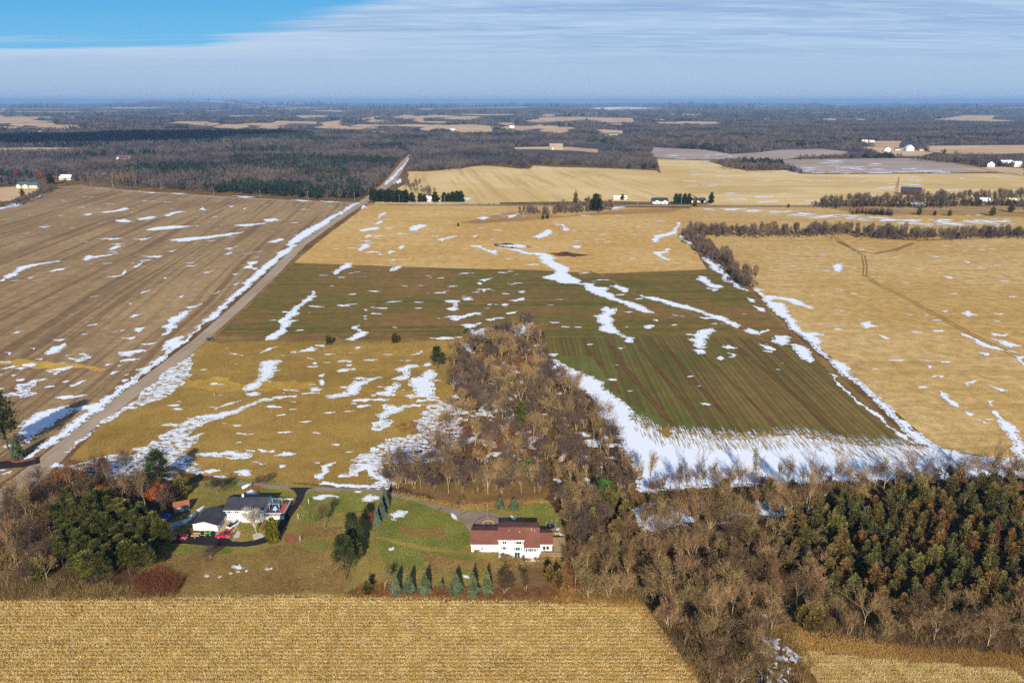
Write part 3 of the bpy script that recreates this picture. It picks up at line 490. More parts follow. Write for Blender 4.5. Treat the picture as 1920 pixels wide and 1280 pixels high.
scatter('1400,460 1900,460 1900,800 1750,800 1480,600', 70, 5, 1.8, 0)
scatter('420,650 840,650 800,780 660,870 480,860 300,780', 60, 4, 1.5, 0)
scatter('1240,300 1900,330 1900,382 1300,384', 90, 22, 7, 0)
scatter('1480,322 1560,300 1800,322 1850,324 1500,325', 60, 25, 10, 0)
scatter('1300,392 1450,400 1560,412 1700,420 1900,425 1900,410 1700,412 1560,400 1400,392', 130, 13, 5, 0)
scatter('1235,280 1400,290 1370,308 1240,294', 30, 20, 8, 0)
scatter('860,640 1010,620 1080,720 1160,860 1180,940 900,900 850,760', 90, 3.5, 2.5, 0, 3)
scatter('860,700 960,720 1010,860 900,870 850,790', 60, 4.5, 3, 0, 3)
scatter('200,870 420,885 420,900 240,900', 14, 4, 1.6, 0)
scatter('1200,940 1500,930 1700,935 1650,975 1300,985', 26, 4, 2, 0)
scatter('1520,393 1900,405 1900,440 1560,415', 20, 9, 3, 0)
scatter('1420,1190 1450,1195 1500,1225 1490,1262 1450,1300 1415,1300', 60, 1.7, 1.1, 0, 3)
scatter('1195,945 1290,940 1300,985 1210,1000', 30, 3.4, 2.2, 0, 3)
scatter('0,390 160,350 640,385 600,400 300,380', 16, 14, 3, 0)
SNo = [ragged(p, .19, .7 if np.mean([q[1] for q in p]) < 330 else 1.6, i, 9) for i, p in enumerate(SN)]
# streaks of snow caught in the drill rows where the drift meets the wheat
for k in range(1700):
    t = r9.random(); P0 = (r9.uniform(1100, 1760), 0)
    px_ = P0[0]; edge = np.interp(px_, [1032, 1093, 1143, 1190, 1240, 1400, 1500, 1560, 1640, 1700, 1760], [675, 702, 735, 778, 806, 818, 812, 822, 834, 832, 840])
    g = G(px_, edge + r9.uniform(-1, 10)); L = r9.uniform(1.5, 4 + 8 * r9.random() ** 3) * (1 if px_ > 1200 else .6); wv = r9.uniform(.05, .24); dx = -math.tan(R(1 + max(0, px_ - 1400) * .012))
    SNo.append([g + (-wv, -3), g + (wv, -3), g + (wv * .5 + dx * L * .6, L * .6), g + (dx * L, L), g + (-wv * .6 + dx * L * .5, L * .5)])
def inset(poly, w):
    q = np.array(poly); A = .5 * np.sum(q[:, 0] * np.roll(q[:, 1], -1) - np.roll(q[:, 0], -1) * q[:, 1]); t = np.roll(q, -1, 0) - np.roll(q, 1, 0); t = t / np.maximum(np.linalg.norm(t, axis=1, keepdims=True), 1e-6)
    return list(q + np.stack([-t[:, 1], t[:, 0]], 1) * w * (1 if A > 0 else -1))
SNi = []
for p, o_ in zip(SN, SNo):
    q = np.array(p); ext = q.max(0) - q.min(0); Am = abs(.5 * np.sum(q[:, 0] * np.roll(q[:, 1], -1) - np.roll(q[:, 0], -1) * q[:, 1])); w_ = min(1.5, .25 * Am / max(ext.max(), 1))
    SNi.append(inset(o_, w_))
sheet('snow', SNi, .20, M['snow'], 'stuff', .0006); sheet('thin_snow', SNo, .155, M['snowthin'], 'stuff', .0006)
SL = []
for k in range(1500):
    px_ = r9.uniform(1190, 1740); edge = np.interp(px_, [1190, 1240, 1400, 1500, 1560, 1640, 1700, 1760], [780, 808, 818, 812, 822, 834, 832, 840])
    g = G(px_, edge + 30 * r9.random() ** 2); L = r9.uniform(1, 6); wv = r9.uniform(.04, .16); dx = -math.tan(R(1 + max(0, px_ - 1400) * .012))
    SL.append([g + (-wv * .4, -L * .4), g + (wv, 0), g + (dx * L, L), g + (-wv, L * .4)])
SL += [ragged(PX(q), .2, 1, 3) for q in ('672,885 685,880 693,892 680,897 672,893', '1235,806 1250,800 1262,815 1250,822 1242,815', '712,840 722,840 720,846 711,845')]
sheet('grass_through_snow', SL, .25, M['meadow'], 'stuff')

def residue(name, txts, n, mats, label, L=(.25, .8), wd=.06, z=.14, rowdir=0, rowgap=0):
    r = np.random.default_rng(len(name)); VV = []
    for txt in txts:
        poly = PX(txt) if isinstance(txt, str) else txt; q = np.array(poly); lo, hi_ = q.min(0), q.max(0); c = r.uniform(lo, hi_, (int(n), 2)); c = c[inpoly(c, poly)]
        for h in (drv, conc, lane): c = c[~inpoly(c, h)]
        if rowgap: c[:, 1] = (np.round(c[:, 1] / rowgap) + .25) * rowgap + r.normal(size=len(c)) * .24
        m = len(c); P0 = np.stack([c[:, 0], c[:, 1], np.full(m, z)], 1); D = nrm(np.stack([r.normal(size=m), r.normal(size=m) * .8, r.uniform(.1, 1.1, m)], 1)); VV.append(slivers(P0, P0 + D * r.uniform(*L, m)[:, None], np.full(m, wd), r))
    V = np.concatenate(VV).reshape(-1, 3); print(name, len(V) // 3); tag(link(name, mesh_np(name, V, np.arange(len(V)).reshape(-1, 3), mats)), label, 'stubble', kind='stuff')
# ------------------------------------------------------------------ plants
def leafmat(name, c1, c2, c3=None, nscale=.5, rough=.85, objvar=.5, sheen=.1):
    m, n, b = newmat(name, rough, sheen)
    oi = n.add('ShaderNodeObjectInfo'); P = n.pos()
    v = n.noise(P, nscale, 3, .6); v2 = n.noise(P, 2.6, 2, .6)
    cc = n.mix(n.ramp(v, .35, .65), c1, c2)
    if c3: cc = n.mix(n.math('MULTIPLY', n.ramp(n.noise(P, nscale * .22, 2, .5), .5, .62), .75), cc, c3)
    cc = n.mix(n.math('MULTIPLY', n.ramp(v2, .5, .75), .4), cc, tuple(min(1, x * 1.7) for x in c2))
    hs = n.add('ShaderNodeHueSaturation'); n.put(hs.inputs['Color'], cc)
    n.put(hs.inputs['Value'], n.math('ADD', 1 - objvar / 2, n.math('MULTIPLY', oi.outputs['Random'], objvar)))
    n.put(hs.inputs['Hue'], n.math('ADD', .485, n.math('MULTIPLY', n.math('FRACT', n.math('MULTIPLY', oi.outputs['Random'], 7.3)), .03)))
    n.l.new(hs.outputs[0], b.inputs['Base Color']); return m
M['bark'] = leafmat('bark', c_('9c8668'), c_('bca688'), objvar=.4)
M['twig'] = leafmat('twigs', c_('745c3e'), c_('9e8058'), c_('5a4832'), .3, objvar=.55)
M['twigpale'] = leafmat('twigs_pale', c_('b5a58f'), c_('cbbfae'), objvar=.2)
M['twigdark'] = leafmat('twigs_dark', c_('54443a'), c_('6c5848'), c_('4c3e3c'), .3, objvar=.5)
M['oakleaf'] = leafmat('dry_oak_leaves', c_('8a4a26'), c_('a55c2e'), objvar=.3)
M['pine'] = leafmat('pine_needles', c_('444a20'), c_('6a6a34'), c_('7a723a'), .5, objvar=.35)
M['pinedark'] = leafmat('dark_pine_needles', c_('364022'), c_('505a32'), objvar=.3)
M['spruce'] = leafmat('blue_spruce_needles', c_('4e5a3a'), c_('747c5c'), objvar=.25)
M['cedar'] = leafmat('cedar_foliage', c_('6a6430'), c_('8c7c42'), c_('7e6430'), .25, objvar=.5)
M['arbor'] = leafmat('arborvitae_foliage', c_('6f6a22'), c_('8a822c'), objvar=.1)
M['yew'] = leafmat('bright_pine_needles', c_('41602a'), c_('5b7a34'), objvar=.1)
M['willow'] = leafmat('golden_willow_twigs', c_('b8873a'), c_('cf9c48'), objvar=.1)
M['brush'] = leafmat('brush_twigs', c_('78603e'), c_('98794e'), c_('6a4e34'), .15, objvar=0)
M['brushred'] = leafmat('red_brush', c_('7c4a2e'), c_('94603c'), c_('66402c'), .2, objvar=0)
M['weeds'] = leafmat('dry_weeds', c_('b58c4e'), c_('c49a58'), c_('9a7040'), .15, objvar=0)

class Acc:
    """numpy accumulator of triangles"""
    def __init__(s): s.v = []; s.n = 0; s.f = []
    def tri(s, V3):           # (n,3,3)
        s.v.append(V3.reshape(-1, 3)); k = len(V3); s.f.append(np.arange(k * 3).reshape(-1, 3) + s.n); s.n += k * 3
    def add(s, V, Fc): s.v.append(V); s.f.append(Fc + s.n); s.n += len(V)
    def get(s): return np.concatenate(s.v), np.concatenate(s.f)
def nrm(a): return a / np.maximum(np.linalg.norm(a, axis=-1, keepdims=True), 1e-9)
def prisms(P0, P1, r0, r1):
    """3-sided tapered prisms (n) as verts and tris"""
    n = len(P0); d = nrm(P1 - P0); a = np.where(np.abs(d[:, 2:3]) < .9, np.array([[0, 0, 1.]]), np.array([[1., 0, 0]]))
    u = nrm(np.cross(d, a)); v = np.cross(d, u); rings = []
    for P, r in ((P0, r0), (P1, r1)):
        for k in range(3):
            t = 2 * math.pi * k / 3; rings.append(P + (u * math.cos(t) + v * math.sin(t)) * r[:, None])
    V = np.stack(rings, 1).reshape(-1, 3); b = (np.arange(n) * 6)[:, None]
    F1 = [b + np.array([[i, (i + 1) % 3, (i + 1) % 3 + 3]]) for i in range(3)] + [b + np.array([[i, (i + 1) % 3 + 3, i + 3]]) for i in range(3)]
    return V, np.concatenate(F1)
def slivers(P0, P1, wd, r):
    """flat tapering twigs"""
    d = nrm(P1 - P0); s_ = nrm(np.cross(d, nrm(r.normal(size=P0.shape)))) * wd[:, None]
    return np.stack([P0 - s_, P0 + s_, P1], 1)
def rotdir(d, ang, r):
    """tilt unit vectors by ang in random directions"""
    p = nrm(np.cross(d, nrm(r.normal(size=d.shape)))); return nrm(d * np.cos(ang)[:, None] + p * np.sin(ang)[:, None])
def bare_mesh(seed, H=11, spread=1.0, stems=1, low=.28, up=.35, twigw=.035, depth=5, kids=(3, 4, 4, 3, 4), trunkr=.16, leaf=0, ratio=.66):
    r = np.random.default_rng(seed); tr = Acc(); cr = Acc()
    P = []; D = []; L = []; Rd = []
    for k in range(stems):
        a = r.uniform(0, 6.28); t = .0 if stems == 1 else r.uniform(.15, .4)
        P.append((math.cos(a) * .2 * (stems > 1), math.sin(a) * .2 * (stems > 1), -.1)); D.append((math.cos(a) * t, math.sin(a) * t, 1)); L.append(H * low * r.uniform(.8, 1.2)); Rd.append(trunkr * (1 if stems == 1 else .7))
    P = np.array(P); D = nrm(np.array(D)); L = np.array(L); Rd = np.array(Rd)
    for dp in range(depth + 1):
        Q = P + D * L[:, None]
        if dp <= 1: tr.add(*prisms(P, Q, Rd, Rd * .72))
        elif dp <= 3: (tr if dp == 2 else cr).add(*prisms(P, Q, np.maximum(Rd, .035), np.maximum(Rd * .6, .02)))
        else: cr.tri(slivers(P, Q, np.maximum(Rd, twigw), r))
        if dp == depth: break
        k = kids[min(dp, len(kids) - 1)]
        idx = np.repeat(np.arange(len(P)), k); f = r.uniform(.45 if dp else .75, 1, len(idx)); f[::k] = 1.0
        ang = r.uniform(.25, .85, len(idx)) * spread; ang[::k] *= .45
        nd = rotdir(D[idx], ang, r); nd[:, 2] += up * (.9 if dp < 2 else .3); nd = nrm(nd)
        P = P[idx] + (Q[idx] - P[idx]) * f[:, None]; L = L[idx] * r.uniform(.55, .95, len(idx)) * (1.15 if dp == 0 else 1) * (ratio / .66); Rd = Rd[idx] * r.uniform(.45, .68, len(idx)); D = nd
    # extra fine twigs
    n = len(P); k = 2; idx = np.repeat(np.arange(n), k); st = P[idx] + (Q[idx] - P[idx]) * r.uniform(.2, .9, n * k)[:, None]
    nd = rotdir(D[idx], r.uniform(.3, .9, n * k), r); nd[:, 2] += .25; nd = nrm(nd)
    cr.tri(slivers(st, st + nd * (r.uniform(.35, .9, n * k) * H / 11)[:, None], np.full(n * k, twigw * .8), r))
    if leaf:
        idx = r.integers(0, n, leaf); pp = Q[idx] + r.normal(size=(leaf, 3)) * .25; lf = Acc()
        lf.tri(leaves(pp, r, .16)); cr.leaf = lf
    return tr, cr
def leaves(P, r, s, up=.0, nrmls=None):
    n = len(P); a = nrm(r.normal(size=(n, 3)) + (0 if nrmls is None else nrmls * 1.2)); b = nrm(np.cross(a, r.normal(size=(n, 3)))); c = np.cross(a, b)
    sz = s * r.uniform(.6, 1.4, n)[:, None]
    return np.stack([P + b * sz, P - b * sz * .6 + c * sz * .8, P - b * sz * .5 - c * sz * .8], 1)
def sprays(P0, D, L, wd, r, roll=.7):
    """a branch spray: two long leaf-shaped triangles along D"""
    side = nrm(np.cross(D, np.array([[0, 0, 1.]])) + r.normal(size=D.shape) * roll * .3) * (wd)[:, None]
    tip = P0 + D * L[:, None]; mid = P0 + D * (L * .45)[:, None] + np.array([0, 0, 1]) * (wd * .25)[:, None]
    return np.concatenate([np.stack([P0, mid - side, tip], 1), np.stack([P0, tip, mid + side], 1)])
def conifer_mesh(seed, H=6, Rb=2.0, kind='spruce', n=900):
    r = np.random.default_rng(seed); tr = Acc(); cr = Acc()
    base = .04 * H
    if kind == 'pine':
        tr.add(*prisms(np.array([[0, 0, -.1]]), np.array([[0, 0, H * .95]]), np.array([.022 * H]), np.array([.03])))
        nb = 84; z = H * (1 - r.uniform(0, 1, nb) ** 1.15 * .68); a = r.uniform(0, 6.283, nb)
        env = Rb * np.sin(np.clip((H * 1.04 - z) / (H * .74), 0, 1) * math.pi * .62 + .12); ln = env * r.uniform(.55, 1.1, nb)
        tips = np.stack([np.cos(a) * ln, np.sin(a) * ln, z + ln * r.uniform(-.05, .35, nb)], 1); rt = np.stack([0 * z, 0 * z, z - .3], 1)
        tr.add(*prisms(rt, tips, np.full(nb, .05), np.full(nb, .015)))
        k = max(10, n // nb); pts = np.repeat(tips * np.array([.93, .93, 1]), k, 0); q = r.normal(size=pts.shape) * np.array([.30, .30, .17]) * (Rb / 2.6)
        fr = r.uniform(.55, 1.03, len(pts))[:, None]; pts = np.repeat(rt, k, 0) * (1 - fr) + pts * fr + q
        D = nrm(q + np.repeat(nrm(tips - rt), k, 0) * .5 + np.array([0, 0, .35])); cr.tri(sprays(pts, D, r.uniform(.4, .75, len(pts)), r.uniform(.10, .19, len(pts)), r))
        return tr, cr
    tr.add(*prisms(np.array([[0, 0, -.1]]), np.array([[0, 0, H * .9]]), np.array([.018 * H + .05]), np.array([.02])))
    t = r.uniform(0, 1, n) ** (.62 if kind != 'arbor' else .9); z = base + (H - base) * (1 - t)
    if kind == 'spruce': env = Rb * t ** .85; lv = np.round(z / .42) * .42; z = lv + r.normal(size=n) * .06
    elif kind == 'cedar': env = Rb * (np.sin(np.clip(t, 0, 1) * 2.2) ** .8 * .95 + .06) * (1 + .22 * np.sin(t * 17 + seed))
    else: env = Rb * np.clip(1.15 * t ** .35, 0, 1)
    a = r.uniform(0, 6.283, n); bump = 1 + .16 * np.sin(a * 5 + z * 2.1 + seed) + .1 * np.sin(a * 9 - z * 3)
    f = r.uniform(.25, .75, n) if kind != 'arbor' else r.uniform(.7, .92, n)
    env = env * bump
    P0 = np.stack([np.cos(a) * env * f, np.sin(a) * env * f, z], 1)
    upv = {'spruce': -.12, 'cedar': .75, 'arbor': 1.6}[kind]
    D = nrm(np.stack([np.cos(a), np.sin(a), np.full(n, upv) + r.normal(size=n) * .2], 1) + r.normal(size=(n, 3)) * .18)
    L = np.maximum(env * (1 - f) * 1.1 + .08, .12) if kind != 'arbor' else r.uniform(.25, .5, n)
    wd = np.clip(L * .42, .06, .30) if kind == 'spruce' else np.clip(L * .30, .05, .22)
    cr.tri(sprays(P0, D, L, wd, r))
    return tr, cr
def two(name, tr, cr, bark, leaf, extra=None):
    a = mesh_np(name + '_trunk', *tr.get(), bark); V, Fc = cr.get(); mi = None; mats = [leaf]
    if extra is not None and hasattr(cr, 'leaf'):
        V2, F2 = cr.leaf.get(); mi = np.r_[np.zeros(len(Fc)), np.ones(len(F2))]; Fc = np.concatenate([Fc, F2 + len(V)]); V = np.concatenate([V, V2]); mats = [leaf, extra]
    return a, mesh_np(name + '_crown', V, Fc, mats, mi), (tr, cr)
def put(pair, name, x, y, s=1, rz=0, sz=None, z=0, **tg):
    o = empty(name, (x, y, z), rz); o.scale = (s, s, sz or s); tag(o, **tg)
    link('trunk', pair[0], o); link('crown', pair[1], o); return o
# mesh families, each a handful of different individuals
M['pinebark'] = leafmat('pine_bark', c_('5a4838'), c_('6e5a48'), objvar=.3)
BARE = [two('bare', *bare_mesh(20 + k, H=11.5, spread=[.9, 1.05, .8, 1.15, .95, .85, 1.1, 1.0][k], stems=[1, 1, 2, 1, 3, 1, 2, 1][k], low=[.26, .3, .2, .26, .16, .32, .2, .24][k], up=[.45, .3, .5, .2, .45, .5, .3, .4][k], twigw=.032), M['bark'], M['twig']) for k in range(8)]
DARKB = [two('bareD', *bare_mesh(50 + k, H=10, spread=1.1, stems=1 + k, low=.24, up=.3, twigw=.03), M['bark'], M['twigdark']) for k in range(3)]
SLIM = [two('slim', *bare_mesh(70 + k, H=13, spread=.6, low=.36, up=.6, kids=(3, 4, 3, 3, 4), twigw=.03, trunkr=.13), M['bark'], M['twig']) for k in range(3)]
BIRCH = two('birch', *bare_mesh(91, H=11, spread=.85, stems=3, low=.2, up=.4, twigw=.04, trunkr=.24), M['twigpale'], M['twigpale'])
OAK = [two('oak', *bare_mesh(95 + k, H=8, spread=1.1, low=.24, up=.3, leaf=2600), M['bark'], M['twigdark'], M['oakleaf']) for k in range(2)]
PINE = [two('pine', *conifer_mesh(110 + k, 11, 2.5, 'pine', 3000), M['pinebark'], M['pine']) for k in range(4)]
DPINE = [two('darkpine', *conifer_mesh(120 + k, 11, 3.6, 'pine', 3400), M['pinebark'], M['pinedark']) for k in range(2)]
SPR = [two('spruce', *conifer_mesh(130 + k, 6, 1.7, 'spruce', 1300), M['bark'], M['spruce']) for k in range(3)]
CED = [two('cedar', *conifer_mesh(140 + k, 8, 1.55, 'cedar', 1100), M['bark'], M['cedar']) for k in range(5)]
M['darkdense'] = leafmat('dense_dark_needles', c_('2a3820'), c_('3a4a2a'), objvar=.25)
DC = [two('darkcone', *conifer_mesh(180 + k, 9, 2.9, 'cedar', 1300), M['bark'], M['darkdense']) for k in range(2)]
ARB = two('arborvitae', *conifer_mesh(150, 5.5, .8, 'arbor', 1500), M['bark'], M['arbor'])

def fill(txt, n, dmin, seed, avoid=None):
    """n standing points inside an outline, no two closer than dmin, nearest first"""
    poly = PX(txt) if isinstance(txt, str) else txt; q = np.array(poly); lo, hi_ = q.min(0), q.max(0); r = np.random.default_rng(seed); out = []
    for it in range(60):
        c = r.uniform(lo, hi_, (n * 8, 2)); c = c[inpoly(c, poly)]
        if avoid is not None:
            for a in avoid: c = c[~inpoly(c, a)]
        for p in c:
            if len(out) >= n: break
            if not out or np.min(np.sum((np.array(out) - p) ** 2, 1)) > dmin * dmin: out.append(p)
        if len(out) >= n: break
        dmin *= .93
    out.sort(key=lambda p: p[1]); return out
rt = random.Random(3)
def grow(fam, name, pts, smin, smax, jz=.12, **tg):
    for p in pts:
        s = rt.uniform(smin, smax); put(rt.choice(fam), name, p[0], p[1], s, rt.uniform(0, 6.28), s * rt.uniform(1 - jz, 1 + jz), **tg)

# lower right bare wood
grow(BARE, 'bare_tree', fill('1075,1060 1130,1010 1190,1010 1280,985 1400,985 1440,1060 1480,1130 1440,1200 1430,1280 1450,1330 1340,1310 1270,1215 1220,1136 1110,1125 1060,1095', 84, 4.7, 21), .72, 1.12,
     label='leafless tan tree in the dense wood beside the stubble field corner', cat='tree', group='bare trees of the lower right wood')
grow(BARE + SLIM, 'bare_tree', fill('1190,985 1230,975 1420,968 1600,940 1560,965 1420,1000 1300,1005 1200,1000', 26, 4.5, 22), .65, .95,
     label='leafless tree in the strip just south of the long snow drift hedgerow', cat='tree', group='bare trees between the hedgerow and the wood')
grow(BARE, 'bare_tree', fill('1500,1160 1620,1150 1760,1150 1920,1150 1980,1200 1940,1235 1800,1215 1640,1205 1540,1190', 26, 5.2, 23), .6, .9,
     label='leafless pale tree along the southern fringe of the cedar stand', cat='tree', group='bare trees south of the cedars')
grow(BARE + DARKB, 'bare_tree', fill('1440,985 1490,980 1560,1050 1560,1120 1500,1150 1440,1080', 14, 5, 24), .6, .9,
     label='leafless tree on the western edge of the cedar stand', cat='tree', group='bare trees west of the cedars')
grow(BARE, 'bare_tree', fill('1480,945 1700,915 1920,900 2000,925 1920,960 1800,950 1640,960 1520,975', 16, 6, 241), .5, .8,
     label='small leafless tree rising among the northernmost cedars', cat='tree', group='bare trees north of the cedars')
# cedar stand: olive, rusty and nearly black individuals side by side
def recol(fam, mat):
    out = []
    for p in fam:
        m = p[1].copy(); m.materials[0] = mat; out.append((p[0], m, p[2]))
    return out
CEDR = recol(CED, leafmat('rusty_cedar_foliage', c_('765630'), c_('92703e'), objvar=.4)); CEDK = recol(CED, leafmat('dark_cedar_foliage', c_('56552a'), c_('737040'), objvar=.35))
zones = (('1450,1010 1500,975 1580,955 1620,945 1625,1148 1560,1135 1490,1090 1450,1050', 58, 'western third of the dense cedar stand'), ('1622,945 1700,930 1780,926 1785,1153 1700,1152 1627,1149', 70, 'middle of the dense cedar stand'), ('1782,926 1920,915 2020,930 2040,1100 1960,1165 1860,1150 1787,1153', 96, 'eastern third of the dense cedar stand'))
for zi, (zt, zn, zl) in enumerate(zones):
    pts = fill(zt, zn, 3.0, 250 + zi); rt.shuffle(pts)
    for k, (fam, tone) in enumerate(((CED, 'olive green'), (CEDR, 'rust brown'), (CEDK, 'dark green'))):
        lo_, hi2 = int(len(pts) * (0, .4, .65)[k]), int(len(pts) * (.4, .65, 1)[k])
        grow(fam, 'cedar_tree', pts[lo_:hi2], .68, 1.12, .2, label=f'{tone} cedar in the {zl}', cat='cedar', group=f'{tone} cedars, {zl}')
grow(CED, 'cedar_tree', fill('1085,1000 1150,950 1200,990 1215,1060 1180,1080 1110,1050 1080,1030', 15, 3.2, 26), .85, 1.3, .15,
     label='olive brown cedar in the clump just right of the red-roofed house', cat='cedar', group='cedars beside the red-roofed house')
grow(CED, 'cedar_tree', [G(1500, 1172), G(1516, 1182), G(1528, 1170)], .75, .95, label='dark cedar beside the grassy gap south-west of the stand', cat='cedar', group='three cedars at the grassy gap')
grow(CED, 'cedar_tree', [G(1030, 1092), G(1048, 1100)], .6, .8, label='round brown cedar in the brush below the red-roofed house', cat='cedar', group='cedars in the brush below the red-roofed house')
# hedgerow below the drift
hp = [G(1190 + (1925 - 1190) * (k + .5) / 48 + rt.uniform(-5, 5), 930 - (k / 48) * 22 + rt.uniform(-6, 7)) for k in range(48)]
grow(BARE + DARKB + SLIM, 'bare_tree', hp, .66, 1.08, label='leafless tree in the hedgerow below the long snow drift', cat='tree', group='bare trees of the snow drift hedgerow')
grow(CED, 'cedar_tree', [G(1440, 935)], .9, .9, label='lone dark cedar between bare hedgerow trees at the snow drift', cat='cedar')
# left wood
grow(BARE[:3] + SLIM + DARKB * 3, 'bare_tree', fill('0,985 20,935 60,915 130,905 240,900 330,905 345,940 300,975 250,960 160,985 100,1000 100,1100 0,1110 -60,1100 -60,1000', 74, 4.0, 28), .6, .95,
     label='leafless tree in the wood at the left, between the road and the pines', cat='tree', group='bare trees of the left wood')
grow(PINE, 'pine_tree', fill('105,1010 130,975 180,965 250,975 300,1000 318,1035 290,1075 240,1095 180,1105 120,1080', 78, 2.2, 29), .6, 1.0,
     label='olive green pine crowded in the pine grove left of the garage', cat='pine', group='pines of the left grove')
for px, py, h_, lb in ((985, 1052, 2.6, 'twiggy shrub against the lower wall of the red-roofed house, left of the deck'), (1006, 1052, 2.8, 'twiggy shrub at the east corner below the picture window'), (944, 1048, 3.2, 'twiggy shrub hiding the basement wall left of the patio door'), (955, 1054, 2.4, 'low shrub left of the patio door'), (893, 1037, 1.8, 'low shrub along the garage wall'), (1026, 1052, 3.4, 'shrub in front of the wooden deck')):
    g = G(px, py); s = h_ / 11.5; put(BARE[4 if h_ > 2.5 else 6], 'bare_shrub', g[0], g[1], s * 2.2, h_, s, 0, label=lb, cat='shrub', group='shrubs along the red-roofed house')
# single trees
def one(pair, name, px, py, h, base, label, cat, group=None, wide=1, z=0):
    g = G(px, py); s = h / base; o = put(pair, name, g[0], g[1], s * wide, rt.uniform(0, 6), s, z, label=label, cat=cat, group=group); return o
one(DPINE[0], 'pine_tree', 18, 850, 23, 11, 'tall dark pine at the left edge casting shadow on blue snow', 'pine', wide=.85)
one(DPINE[1], 'pine_tree', -14, 862, 20, 11, 'second dark pine cut by the left picture edge beside the tall one', 'pine', wide=.85)
one(SPR[1], 'spruce_tree', 35, 858, 9, 6, 'grey green spruce at the foot of the tall left edge pine', 'spruce')
one(DPINE[1], 'pine_tree', 301, 915, 13, 11, 'dark green pine standing alone above the left wood before the snow', 'pine', wide=.95)
one(PINE[0], 'pine_tree', 978, 822, 15, 11, 'tall bright pine with bare stem in the middle of the woodlot', 'pine', wide=.75)
one(DPINE[0], 'pine_tree', 821, 692, 11, 11, 'larger dark pine at the northwest corner of the woodlot', 'pine')
one(DPINE[1], 'pine_tree', 857, 680, 7.5, 11, 'small dark pine just right of the larger corner pine', 'pine', wide=1.1)
one(DPINE[1], 'pine_tree', 917, 668, 8.5, 11, 'dark green pine half hidden among the trees at the woodlot top', 'pine')
one(DPINE[0], 'pine_tree', 877, 642, 7.5, 11, 'small pine between two snow drifts north of the woodlot', 'pine', wide=1.1)
one(CED[1], 'cedar_tree', 617, 645, 6, 8, 'left one of two small evergreens on the meadow edge', 'cedar', wide=1.6)
one(CED[2], 'cedar_tree', 741, 642, 6.2, 8, 'right one of two small evergreens on the meadow edge', 'cedar', wide=1.6)
yw = two('roundpine', *conifer_mesh(171, 11, 4.4, 'pine', 3600), M['bark'], M['yew'])
one(yw, 'pine_tree', 1130, 958, 10, 11, 'bright green round pine at the southeast corner of the woodlot', 'pine')
one(yw, 'pine_tree', 990, 893, 6, 11, 'small green pine low in the southern woodlot', 'pine')
for k, (px, py, h, lb) in enumerate(((742, 1112, 6.6, 'dark blue spruce at the left end of the row, half behind brush'), (768, 1110, 6.4, 'second blue spruce from the left in the front row'), (797, 1110, 6.6, 'blue spruce left of the tiny one in the row'),
                     (828, 1103, 2.8, 'tiny blue spruce in the gap of the front row'), (856, 1110, 6.2, 'broad blue spruce right of the tiny one'), (888, 1115, 7.2, 'tall blue spruce by the small snow patch'), (915, 1112, 7.2, 'slender blue spruce at the right end of the row'))):
    one(SPR[k % 3], 'spruce_tree', px, py, h, 6, lb, 'spruce', 'blue spruces along the south edge of the lawn', wide=[.8, .85, .9, .85, 1.05, .8, .66][k])
one(SPR[0], 'spruce_tree', 937, 951, 4.2, 6, 'left one of two blue spruces on the lawn behind the court', 'spruce', wide=1.2)
one(SPR[1], 'spruce_tree', 964, 953, 4.0, 6, 'right one of two blue spruces on the lawn behind the court', 'spruce', wide=1.4)
one(CED[3], 'cedar_tree', 690, 1112, 4.4, 8, 'dark green shrub-like cedar at the left of the front brush', 'cedar', wide=1.3)
sg = two('greyspruce', *conifer_mesh(172, 9, 1.5, 'spruce', 1700), M['bark'], leafmat('grey_spruce_needles', c_('4f5a4c'), c_('6f7a6a'), objvar=.2))
for px, py, h, lb in ((722, 950, 8, 'northern tall grey spruce where the lane meets the lawn'), (716, 968, 7.5, 'middle tall grey spruce of the three by the lane'), (707, 983, 6.5, 'southern grey spruce of the three by the lane')):
    one(sg, 'spruce_tree', px, py, h, 9, lb, 'spruce', 'three grey spruces between the two yards', wide=1.1)
one(DPINE[0], 'pine_tree', 664, 1040, 13, 11, 'northern one of two dark pines between the yards', 'pine', wide=.68)
one(DPINE[1], 'pine_tree', 648, 1088, 13.5, 11, 'southern one of two dark pines between the yards', 'pine', wide=.7)
one(PINE[2], 'pine_tree', 668, 1060, 8, 11, 'smaller olive pine tucked between the two dark pines', 'pine', wide=1.0)
one(OAK[0], 'cedar_tree' if 0 else 'brown_shrub', 690, 985, 5, 8, 'round brown leafy shrub left of the grey spruces', 'shrub')
AR = ((508, 1014, 'front left arborvitae column at the driveway bend'), (516, 1016, 'front right arborvitae column at the driveway bend'), (513, 1008, 'rear arborvitae column at the driveway bend'))
for px, py, lb in AR: one(ARB, 'arborvitae', px, py, 6.6, 5.5, lb, 'evergreen', 'arborvitae columns by the black driveway', wide=1.25)
one(BIRCH, 'birch_tree', 482, 1000, 9.5, 11, 'white-barked bare tree in the stone bed before the dark-roofed house', 'tree', wide=.9)
one(BARE[3], 'bare_tree', 609, 992, 9, 11.5, 'broad leafless tree alone on the lawn between the yards', 'tree', wide=1.0)
one(BARE[6], 'bare_tree', 490, 917, 9, 11.5, 'leafless tree in the mulch bed beside the lane', 'tree', wide=.95)
one(DARKB[1], 'bare_tree', 410, 925, 9, 10, 'dark bare tree north-west of the dark-roofed house', 'tree', wide=1.2)
one(DARKB[2], 'bare_tree', 395, 1047, 4, 10, 'small grey bare tree in a mulch ring below the driveway', 'tree', wide=1.4)
one(BARE[4], 'bare_shrub', 866, 950, 5, 11.5, 'wide leafless bush beside the lane near the court', 'bush', wide=1.35)
one(OAK[1], 'oak_tree', 188, 940, 6, 8, 'rust red leafed tree at the back edge of the pine grove', 'oak')
